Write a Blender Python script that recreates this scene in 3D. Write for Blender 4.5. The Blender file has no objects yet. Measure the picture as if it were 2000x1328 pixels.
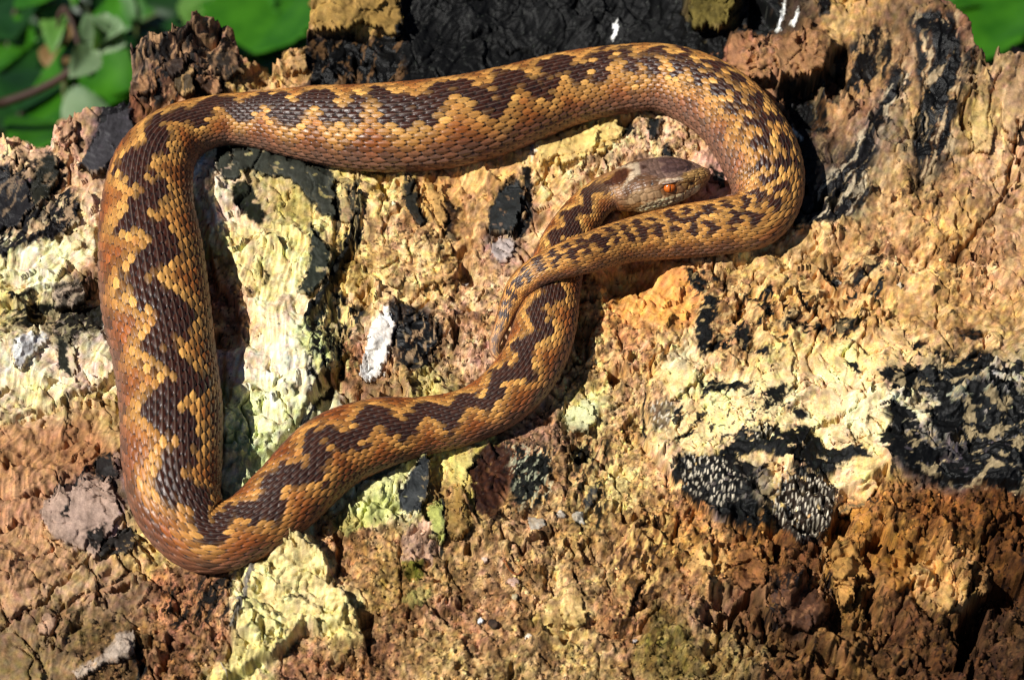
import bpy, math, random
import numpy as np
random.seed(7); np.random.seed(7)
R = math.radians
# ------------------------------------------------------------------ frame of the stump face
ALPHA, BETA = R(20), R(33)
S = np.array([1.0, 0, 0]); T = np.array([0, math.cos(ALPHA), math.sin(ALPHA)]); N = np.array([0, -math.sin(ALPHA), math.cos(ALPHA)])
O = np.array([0, 0, 0.30])
WID = 0.26; KPX = WID / 2000.0; LENS = 100.0; SENS = 36.0
DIST = WID * LENS / SENS
CDIR = N * math.cos(BETA) - T * math.sin(BETA)
CAM = O + CDIR * DIST
CR = S; CU = np.cross(CDIR, CR)
scene = bpy.context.scene; col = scene.collection
# ------------------------------------------------------------------ camera
cd = bpy.data.cameras.new('camera'); cam = bpy.data.objects.new('camera', cd); col.objects.link(cam)
from mathutils import Matrix, Vector
cam.matrix_world = Matrix(((CR[0], CU[0], CDIR[0], CAM[0]), (CR[1], CU[1], CDIR[1], CAM[1]), (CR[2], CU[2], CDIR[2], CAM[2]), (0, 0, 0, 1)))
cd.lens = LENS; cd.sensor_width = SENS; cd.clip_start = 0.01; cd.clip_end = 500
cd.dof.use_dof = True; cd.dof.focus_distance = DIST - 0.008; cd.dof.aperture_fstop = 16
scene.camera = cam
# ------------------------------------------------------------------ sky, sun, exposure
SUN = N * 0.80 - 0.58 * S - 0.15 * T; SUN /= np.linalg.norm(SUN)
world = bpy.data.worlds.new('World'); scene.world = world; world.use_nodes = True
wn = world.node_tree; sky = wn.nodes.new('ShaderNodeTexSky'); sky.sky_type = 'NISHITA'; sky.sun_disc = False
sky.sun_elevation = math.asin(SUN[2]); sky.sun_rotation = math.atan2(SUN[0], SUN[1])
sky.altitude = 1800; sky.air_density = 0.7; sky.dust_density = 0.2
wn.links.new(sky.outputs[0], wn.nodes['Background'].inputs[0]); wn.nodes['Background'].inputs[1].default_value = 0.05
sl = bpy.data.lights.new('sun', 'SUN'); sl.energy = 5.0; sl.angle = R(0.5); sl.color = (1.0, 0.965, 0.90)
so = bpy.data.objects.new('sun', sl); col.objects.link(so); so.rotation_euler = Vector(SUN).to_track_quat('Z', 'Y').to_euler()
so.location = (-1, 0.5, 2)
vs = scene.view_settings; vs.view_transform = 'Standard'; vs.look = 'None'; vs.gamma = 1; vs.exposure = 0.28
scene.cycles.pixel_filter_type = 'BLACKMAN_HARRIS'; scene.cycles.filter_width = 1.15
LIGHT = 1.25    # what a sunlit surface shows for its albedo
# ------------------------------------------------------------------ helpers
def ray(px, py):
    x = (np.asarray(px, float) - 1000) / 2000 * SENS / LENS; y = -(np.asarray(py, float) - 664) / 2000 * SENS / LENS
    return x[..., None] * CR + y[..., None] * CU - CDIR
def px_to_st(px, py, h=0.0):
    """pixel -> coordinates on the stump face at height h (m)"""
    d = ray(px, py); c = CAM - O
    k = (np.asarray(h) - c @ N) / (d @ N); p = c + d * k[..., None]
    return p @ S, p @ T
def st_to_world(s, t, h): return O + s[..., None] * S + t[..., None] * T + h[..., None] * N
def world_to_px(P):
    v = P - CAM; z = -(v @ CDIR)
    return (v @ CR) / z * LENS / SENS * 2000 + 1000, 664 - (v @ CU) / z * LENS / SENS * 2000
def at(px, py, dist):
    d = ray(np.array(float(px)), np.array(float(py))); return CAM + d * dist
def srgb(c):
    c = np.asarray(c, float) / 255.0
    return np.where(c <= 0.04045, c / 12.92, ((c + 0.055) / 1.055) ** 2.4)
def alb(c): return np.clip(srgb(c) / LIGHT, 0.004, 0.8)
def hsh(ix, iy, seed):
    h = (ix.astype(np.int64) * 374761393 + iy.astype(np.int64) * 668265263 + seed * 1442695041) & 0xffffffff
    h = ((h ^ (h >> 13)) * 1274126177) & 0xffffffff
    h = ((h ^ (h >> 16)) * 2246822519) & 0xffffffff
    return (h ^ (h >> 15)) & 0xffffffff
def noise(x, y, seed=0):
    x, y = np.broadcast_arrays(np.asarray(x, np.float64), np.asarray(y, np.float64))
    xi = np.floor(x); yi = np.floor(y); fx = (x - xi); fy = (y - yi)
    ux = fx * fx * fx * (fx * (fx * 6 - 15) + 10); uy = fy * fy * fy * (fy * (fy * 6 - 15) + 10)
    def g(ox, oy):
        a = hsh(xi + ox, yi + oy, seed) * (2 * math.pi / 4294967296.0)
        return np.cos(a) * (fx - ox) + np.sin(a) * (fy - oy)
    n = (g(0, 0) * (1 - ux) + g(1, 0) * ux) * (1 - uy) + (g(0, 1) * (1 - ux) + g(1, 1) * ux) * uy
    return n * 1.5
def fbm(x, y, seed=0, o=4, gain=0.5, lac=2.1):
    t = 0; a = 1
    for k in range(o):
        t = t + a * noise(x, y, seed + k * 17); x = x * lac + 3.7; y = y * lac - 1.9; a *= gain
    return t
def worley(x, y, seed=0, jit=0.95):
    x, y = np.broadcast_arrays(np.asarray(x, float), np.asarray(y, float))
    xi = np.floor(x); yi = np.floor(y)
    f1 = np.full(x.shape, 9.0); f2 = np.full(x.shape, 9.0); cid = np.zeros(x.shape, np.int64)
    for ox in (-1, 0, 1):
        for oy in (-1, 0, 1):
            h = hsh(xi + ox, yi + oy, seed)
            dx = xi + ox + 0.5 + jit * ((h & 0xffff) / 65536.0 - 0.5) - x
            dy = yi + oy + 0.5 + jit * ((h >> 16) / 65536.0 - 0.5) - y
            d = np.sqrt(dx * dx + dy * dy); m = d < f1
            f2 = np.where(m, f1, np.minimum(f2, d)); cid = np.where(m, h, cid); f1 = np.where(m, d, f1)
    return f1, f2, cid
def sstep(a, b, x):
    t = np.clip((x - a) / (b - a), 0, 1); return t * t * (3 - 2 * t)
def sdf(px, py, poly):
    P = np.asarray(poly, float); d = np.full(px.shape, 1e18); ins = np.zeros(px.shape, bool); n = len(P); j = n - 1
    for i in range(n):
        ax, ay = P[i]; bx, by = P[j]; ex, ey = bx - ax, by - ay; wx = px - ax; wy = py - ay
        tt = np.clip((wx * ex + wy * ey) / (ex * ex + ey * ey + 1e-9), 0, 1)
        d = np.minimum(d, (wx - ex * tt) ** 2 + (wy - ey * tt) ** 2)
        c = ((ay > py) != (by > py)) & (px < (bx - ax) * (py - ay) / ((by - ay) if by != ay else 1e-9) + ax)
        ins ^= c; j = i
    d = np.sqrt(d); return np.where(ins, -d, d)
def sdist(px, py, line):
    P = np.asarray(line, float); d = np.full(px.shape, 1e18)
    for i in range(len(P) - 1):
        ax, ay = P[i]; bx, by = P[i + 1]; ex, ey = bx - ax, by - ay; wx = px - ax; wy = py - ay
        tt = np.clip((wx * ex + wy * ey) / (ex * ex + ey * ey + 1e-9), 0, 1)
        d = np.minimum(d, (wx - ex * tt) ** 2 + (wy - ey * tt) ** 2)
    return np.sqrt(d)
def window(px, py, pts, m):
    P = np.asarray(pts, float)
    return (px > P[:, 0].min() - m) & (px < P[:, 0].max() + m) & (py > P[:, 1].min() - m) & (py < P[:, 1].max() + m)
def mesh_np(name, V, F, cols=None, rough=None, smooth=True, grit=None):
    me = bpy.data.meshes.new(name); V = np.asarray(V, np.float32); F = np.asarray(F, np.int32)
    me.vertices.add(len(V)); me.vertices.foreach_set('co', V.ravel())
    k = F.shape[1]; me.loops.add(F.size); me.loops.foreach_set('vertex_index', F.ravel())
    me.polygons.add(len(F)); me.polygons.foreach_set('loop_start', np.arange(0, F.size, k, dtype=np.int32))
    me.polygons.foreach_set('use_smooth', np.full(len(F), smooth)); me.update(calc_edges=True)
    if cols is not None:
        a = me.color_attributes.new('tint', 'FLOAT_COLOR', 'POINT')
        a.data.foreach_set('color', np.c_[cols, np.ones(len(V))].astype(np.float32).ravel())
    if rough is not None:
        b = me.attributes.new('gloss', 'FLOAT', 'POINT'); b.data.foreach_set('value', rough.astype(np.float32))
    if grit is not None:
        b = me.attributes.new('grit', 'FLOAT', 'POINT'); b.data.foreach_set('value', grit.astype(np.float32))
    return me
def link(name, me, mat=None, parent=None):
    o = bpy.data.objects.new(name, me); col.objects.link(o)
    if mat and me: me.materials.append(mat)
    if parent: o.parent = parent
    return o
def tag(o, label=None, cat=None, group=None, kind=None):
    if label: o['label'] = label
    if cat: o['category'] = cat
    if group: o['group'] = group
    if kind: o['kind'] = kind
    return o
def gridfaces(nr, nc, wrap=False):
    i = np.arange(nr - 1)[:, None]; j = np.arange(nc if wrap else nc - 1)[None, :]; j2 = (j + 1) % nc
    return np.stack([i * nc + j + 0 * j2, i * nc + j2, (i + 1) * nc + j2, (i + 1) * nc + j], -1).reshape(-1, 4)
# ------------------------------------------------------------------ materials
def mat_wood(name, bump=1.0, fine=2600.0):
    m = bpy.data.materials.new(name); m.use_nodes = True; nt = m.node_tree; L = nt.links.new; b = nt.nodes['Principled BSDF']
    at_ = nt.nodes.new('ShaderNodeAttribute'); at_.attribute_name = 'tint'; ag = nt.nodes.new('ShaderNodeAttribute'); ag.attribute_name = 'gloss'
    tc = nt.nodes.new('ShaderNodeTexCoord')
    n1 = nt.nodes.new('ShaderNodeTexNoise'); n1.inputs['Scale'].default_value = fine; n1.inputs['Detail'].default_value = 5; n1.inputs['Roughness'].default_value = 0.65
    n2 = nt.nodes.new('ShaderNodeTexNoise'); n2.inputs['Scale'].default_value = fine * 0.28; n2.inputs['Detail'].default_value = 4
    L(tc.outputs['Object'], n1.inputs['Vector']); L(tc.outputs['Object'], n2.inputs['Vector'])
    mr = nt.nodes.new('ShaderNodeMapRange'); L(n1.outputs['Fac'], mr.inputs['Value'])
    mr.inputs['From Min'].default_value = 0.28; mr.inputs['From Max'].default_value = 0.72; mr.inputs['To Min'].default_value = 0.72; mr.inputs['To Max'].default_value = 1.25
    mx = nt.nodes.new('ShaderNodeMix'); mx.data_type = 'RGBA'; mx.blend_type = 'MULTIPLY'; mx.inputs['Factor'].default_value = 1
    L(at_.outputs['Color'], mx.inputs[6]); L(mr.outputs['Result'], mx.inputs[7]); L(mx.outputs[2], b.inputs['Base Color'])
    L(ag.outputs['Fac'], b.inputs['Roughness']); b.inputs['Specular IOR Level'].default_value = 0.15
    b1 = nt.nodes.new('ShaderNodeBump'); gr = nt.nodes.new('ShaderNodeAttribute'); gr.attribute_name = 'grit'
    def mul(lo, hi):
        q = nt.nodes.new('ShaderNodeMapRange'); L(gr.outputs['Fac'], q.inputs['Value']); q.inputs['To Min'].default_value = lo; q.inputs['To Max'].default_value = hi; return q.outputs['Result']
    L(mul(.40 * bump, 1.1), b1.inputs['Strength']); b1.inputs['Distance'].default_value = 0.00035; L(n1.outputs['Fac'], b1.inputs['Height'])
    b2 = nt.nodes.new('ShaderNodeBump'); L(mul(.04, .45), b2.inputs['Strength']); b2.inputs['Distance'].default_value = 0.001; L(n2.outputs['Fac'], b2.inputs['Height'])
    L(b1.outputs['Normal'], b2.inputs['Normal']); L(b2.outputs['Normal'], b.inputs['Normal'])
    return m
def mat_snake(name):
    m = bpy.data.materials.new(name); m.use_nodes = True; nt = m.node_tree; L = nt.links.new; b = nt.nodes['Principled BSDF']
    at_ = nt.nodes.new('ShaderNodeAttribute'); at_.attribute_name = 'tint'; ag = nt.nodes.new('ShaderNodeAttribute'); ag.attribute_name = 'gloss'
    tc = nt.nodes.new('ShaderNodeTexCoord'); n1 = nt.nodes.new('ShaderNodeTexNoise'); n1.inputs['Scale'].default_value = 4200; n1.inputs['Detail'].default_value = 3
    L(tc.outputs['Object'], n1.inputs['Vector']); mr = nt.nodes.new('ShaderNodeMapRange'); L(n1.outputs['Fac'], mr.inputs['Value'])
    mr.inputs['From Min'].default_value = 0.3; mr.inputs['From Max'].default_value = 0.7; mr.inputs['To Min'].default_value = 0.78; mr.inputs['To Max'].default_value = 1.2
    mx = nt.nodes.new('ShaderNodeMix'); mx.data_type = 'RGBA'; mx.blend_type = 'MULTIPLY'; mx.inputs['Factor'].default_value = 1
    L(at_.outputs['Color'], mx.inputs[6]); L(mr.outputs['Result'], mx.inputs[7]); L(mx.outputs[2], b.inputs['Base Color'])
    L(ag.outputs['Fac'], b.inputs['Roughness']); b.inputs['Specular IOR Level'].default_value = 0.42
    bp = nt.nodes.new('ShaderNodeBump'); bp.inputs['Strength'].default_value = 0.25; bp.inputs['Distance'].default_value = 0.00015; L(n1.outputs['Fac'], bp.inputs['Height']); L(bp.outputs['Normal'], b.inputs['Normal'])
    return m
def mat_plain(name, c, rough=0.6, spec=0.4, noise_scale=None, c2=None):
    m = bpy.data.materials.new(name); m.use_nodes = True; nt = m.node_tree; b = nt.nodes['Principled BSDF']
    b.inputs['Base Color'].default_value = (*c, 1); b.inputs['Roughness'].default_value = rough; b.inputs['Specular IOR Level'].default_value = spec
    if noise_scale:
        tc = nt.nodes.new('ShaderNodeTexCoord'); n = nt.nodes.new('ShaderNodeTexNoise'); n.inputs['Scale'].default_value = noise_scale; n.inputs['Detail'].default_value = 5
        nt.links.new(tc.outputs['Object'], n.inputs['Vector']); r = nt.nodes.new('ShaderNodeValToRGB')
        r.color_ramp.elements[0].color = (*c, 1); r.color_ramp.elements[1].color = (*(c2 or c), 1); r.color_ramp.elements[0].position = 0.35; r.color_ramp.elements[1].position = 0.65
        nt.links.new(n.outputs['Fac'], r.inputs['Fac']); nt.links.new(r.outputs['Color'], b.inputs['Base Color'])
    return m
def mat_leaf(name, c, c2):
    m = mat_plain(name, c, 0.45, 0.35, 90.0, c2); nt = m.node_tree; b = nt.nodes['Principled BSDF']
    tr = nt.nodes.new('ShaderNodeBsdfTranslucent'); tr.inputs['Color'].default_value = (c2[0] * 1.1, min(c2[1] * 1.5, .8), c2[2] * .6, 1)
    ad = nt.nodes.new('ShaderNodeMixShader'); ad.inputs['Fac'].default_value = 0.35
    nt.links.new(b.outputs[0], ad.inputs[1]); nt.links.new(tr.outputs[0], ad.inputs[2]); nt.links.new(ad.outputs[0], nt.nodes['Material Output'].inputs['Surface'])
    return m
M_WOOD = mat_wood('rotten_wood'); M_PLATE = mat_wood('bark_plate_wood', 0.8); M_SNAKE = mat_snake('snake_skin')
# ------------------------------------------------------------------ the wood: tints by place (c crumbly, f flaky, s smooth grained)
BLOBS = [tuple(b) for b in (
 (20,290,50,(205,165,125),'f'),(90,300,45,(190,150,110),'f'),(150,270,40,(185,145,105),'f'),(60,400,45,(70,62,58),'f'),(150,360,40,(190,150,115),'s'),(120,440,45,(200,175,125),'f'),(170,440,40,(205,170,135),'s'),(215,270,35,(80,76,78),'s'),
 (290,130,40,(120,95,75),'f'),(340,110,40,(85,66,52),'f'),(420,80,45,(150,112,82),'f'),(430,150,45,(125,92,66),'f'),(330,200,45,(140,90,55),'s'),(500,150,40,(160,120,75),'f'),(550,135,40,(190,145,90),'f'),(470,170,30,(200,170,95),'s'),
 (650,20,50,(195,155,85),'f'),(720,30,50,(190,150,80),'f'),(640,110,50,(62,50,38),'f'),(720,110,45,(75,60,45),'f'),(850,60,80,(30,29,30),'s'),(1000,50,90,(30,29,31),'s'),(1150,40,90,(34,32,32),'s'),(1280,50,70,(38,36,34),'s'),(1390,20,45,(120,104,50),'f'),(1440,90,40,(160,105,72),'f'),(1500,140,50,(172,124,82),'f'),(1580,110,50,(166,120,80),'f'),(1480,30,40,(60,48,38),'s'),(1550,30,40,(90,72,55),'s'),
 (1640,40,50,(198,158,98),'s'),(1700,60,45,(180,140,90),'s'),(1690,130,45,(186,142,92),'s'),(1760,60,45,(140,108,78),'s'),(1800,120,45,(170,134,96),'s'),(1860,60,40,(150,110,80),'f'),(1880,130,40,(120,92,70),'f'),(1650,230,45,(186,138,90),'s'),(1720,260,50,(150,130,108),'s'),(1800,220,45,(190,150,100),'s'),(1870,230,45,(170,135,90),'f'),(1930,220,50,(205,178,110),'s'),(1985,200,50,(200,158,118),'s'),
 (1600,280,45,(96,76,62),'s'),(1660,330,45,(130,112,94),'s'),(1730,350,50,(192,158,108),'s'),(1620,400,50,(132,122,100),'s'),(1800,370,50,(192,150,98),'c'),(1880,340,50,(200,160,110),'s'),(1960,330,50,(212,168,120),'s'),(1860,430,50,(205,160,95),'f'),(1960,440,55,(202,158,112),'s'),(1760,430,50,(205,158,100),'f'),
 (1500,540,55,(212,172,104),'f'),(1580,490,50,(205,160,105),'f'),(1650,500,50,(200,152,90),'f'),(1720,500,50,(190,142,92),'c'),(1800,500,50,(205,158,98),'f'),(1900,520,60,(192,142,90),'c'),(1980,520,50,(196,150,104),'s'),(1420,590,50,(188,140,86),'c'),(1530,600,50,(200,150,82),'f'),(1620,590,50,(190,138,76),'f'),(1720,590,55,(196,150,90),'f'),(1820,600,60,(198,156,96),'s'),(1930,610,60,(196,152,92),'s'),(1240,590,40,(228,158,82),'s'),(1320,590,40,(220,150,78),'s'),(1180,620,45,(205,145,80),'c'),(1250,680,50,(196,140,82),'c'),
 (1340,720,50,(226,196,138),'s'),(1440,680,45,(186,140,86),'c'),(1480,740,55,(228,196,138),'s'),(1570,700,50,(222,184,120),'s'),(1650,740,60,(230,198,138),'s'),(1740,680,50,(216,176,116),'s'),(1820,690,45,(196,152,98),'f'),(1900,680,50,(188,146,92),'s'),(1970,680,50,(176,148,100),'s'),(1850,740,50,(120,122,104),'f'),(1950,760,55,(150,146,122),'f'),(1480,820,60,(228,196,138),'s'),(1580,800,55,(228,198,142),'s'),(1680,820,60,(232,206,150),'s'),(1790,800,45,(196,184,150),'f'),(1880,830,50,(120,112,104),'f'),(1960,830,60,(110,104,100),'f'),(1370,800,50,(226,192,132),'s'),(1330,860,45,(214,184,128),'s'),(1620,880,45,(200,172,124),'f'),(1700,900,40,(222,182,118),'s'),(1790,890,45,(84,82,88),'s'),(1900,900,60,(78,72,74),'s'),(1560,920,40,(224,186,126),'s'),(1440,930,40,(110,98,88),'f'),
 (1300,1040,50,(186,130,70),'c'),(1390,1090,50,(202,150,88),'c'),(1470,1080,45,(176,118,66),'c'),(1560,1120,50,(150,98,58),'c'),(1560,1200,50,(120,80,56),'f'),(1640,1110,40,(188,138,74),'f'),(1750,1010,50,(196,136,72),'c'),(1840,990,50,(176,112,52),'c'),(1930,990,50,(150,92,44),'c'),(1980,1060,50,(140,88,44),'c'),(1860,1060,45,(186,128,66),'c'),(1760,1100,45,(176,118,58),'f'),(1840,1130,50,(214,166,104),'f'),(1940,1110,50,(130,82,42),'c'),(1700,1200,50,(166,116,66),'c'),(1780,1230,55,(140,92,56),'c'),(1860,1260,50,(130,86,50),'c'),(1970,1270,50,(128,88,56),'c'),(1660,1270,50,(160,114,66),'f'),(1560,1290,55,(146,100,58),'c'),(1470,1200,50,(140,96,58),'f'),(1390,1200,45,(186,138,100),'c'),(1310,1240,50,(138,116,56),'c'),(1420,1290,55,(160,128,76),'c'),(1310,1140,50,(176,126,80),'c'),(1740,1310,60,(140,96,56),'c'),(1900,1310,50,(124,84,52),'c'),
 (1200,950,45,(224,188,110),'c'),(1270,960,40,(206,160,104),'c'),(1120,940,50,(182,138,88),'c'),(1080,860,45,(170,128,88),'c'),(1060,1000,50,(186,144,94),'c'),(1180,1040,50,(186,144,84),'c'),(1250,1080,45,(176,134,76),'f'),(1150,1130,50,(182,146,92),'c'),(1200,1190,45,(188,132,84),'c'),(1110,1210,50,(200,170,104),'f'),(1150,1290,55,(186,150,96),'c'),(1010,1130,50,(188,146,96),'c'),(1010,1220,55,(176,128,82),'c'),(1000,1300,55,(176,144,90),'c'),(900,1100,50,(176,140,84),'c'),(920,1200,50,(184,134,92),'c'),(860,1280,55,(184,150,92),'c'),(760,1050,40,(182,138,86),'c'),(690,1080,40,(176,128,80),'c'),(740,1140,50,(170,130,72),'c'),(800,1220,50,(172,124,80),'c'),(720,1290,55,(164,112,74),'c'),(620,1290,50,(172,122,80),'c'),(740,990,45,(206,206,132),'f'),(880,990,40,(150,116,60),'f'),(900,930,40,(196,176,96),'f'),(960,940,35,(126,74,46),'s'),
 (540,1120,50,(216,200,122),'f'),(620,1160,50,(214,196,116),'f'),(660,1220,45,(226,216,118),'f'),(520,1210,45,(226,212,128),'f'),(460,1300,40,(196,190,100),'s'),(400,1150,45,(150,102,66),'c'),(330,1200,50,(168,112,72),'c'),(420,1240,45,(172,124,84),'c'),(250,1180,50,(172,130,96),'s'),(230,1270,55,(158,114,78),'c'),(120,1220,45,(170,128,94),'f'),(50,1270,50,(166,126,90),'s'),(330,1300,50,(160,112,72),'c'),(60,1080,60,(206,152,118),'s'),(120,1120,50,(196,150,116),'s'),(60,970,60,(208,148,110),'s'),(150,880,50,(186,118,80),'s'),(60,880,50,(200,136,96),'s'),(210,820,45,(218,176,116),'s'),(160,1000,50,(176,150,132),'s'),(280,1080,40,(186,150,96),'f'),(230,960,35,(150,120,80),'f'),
 (50,720,60,(222,206,150),'s'),(150,720,55,(216,198,140),'s'),(200,660,45,(196,186,138),'s'),(60,790,50,(222,190,142),'s'),(60,520,60,(226,218,150),'s'),(140,490,55,(226,220,146),'s'),(20,580,45,(212,190,110),'s'),(40,640,40,(150,144,74),'c'),(140,600,45,(112,92,70),'c'),(180,540,40,(166,118,84),'f'),(150,640,35,(150,140,116),'c'),
 (430,400,45,(222,206,152),'s'),(500,380,45,(196,180,104),'s'),(570,400,45,(196,184,96),'s'),(560,480,50,(222,212,120),'s'),(500,540,50,(214,202,116),'s'),(440,480,40,(216,190,130),'s'),(450,570,40,(186,130,88),'c'),(460,640,40,(200,148,98),'c'),(540,620,50,(224,206,140),'s'),(500,700,50,(230,212,158),'s'),(560,740,50,(224,218,156),'s'),(500,820,50,(206,220,130),'s'),(570,830,40,(206,210,140),'s'),(480,900,40,(190,206,130),'s'),(630,680,35,(176,190,110),'f'),(640,600,35,(196,180,110),'f'),
 (720,400,45,(206,170,108),'f'),(760,450,50,(212,170,110),'c'),(840,420,40,(196,150,84),'s'),(820,500,50,(210,168,112),'c'),(860,560,50,(214,166,104),'c'),(720,520,50,(200,158,94),'c'),(690,590,40,(196,160,92),'f'),(760,570,40,(200,172,112),'f'),(740,650,40,(206,180,150),'s'),(830,650,40,(110,100,94),'s'),(700,690,40,(168,112,70),'c'),(830,740,45,(176,158,92),'f'),(760,740,40,(150,112,72),'f'),(900,640,45,(196,150,108),'c'),(930,560,50,(210,166,116),'c'),(920,470,45,(190,142,86),'f'),(900,690,45,(190,148,108),'c'),(960,400,40,(176,132,84),'f'),(1000,470,35,(150,126,108),'f'),(1040,480,40,(212,166,112),'s'),(970,620,40,(200,156,110),'c'),(950,340,40,(212,164,96),'s'),
 (1080,280,45,(222,184,112),'s'),(1160,270,45,(216,186,112),'s'),(1070,350,45,(222,174,118),'s'),(1110,330,40,(226,178,120),'c'),(1200,300,40,(214,170,126),'c'),(1280,260,40,(204,164,118),'c'),(1350,290,40,(206,162,116),'c'),(1390,340,35,(196,150,120),'s'),(1180,440,40,(206,160,104),'f'),
 (1150,800,40,(186,180,116),'f'),(1180,740,45,(206,166,104),'c'),(1120,740,40,(200,152,98),'c'),(1240,760,45,(200,158,104),'c'),(1200,850,45,(196,152,96),'c'),(1150,870,40,(170,126,82),'c'),(1300,700,40,(216,176,116),'f'))]
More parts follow.
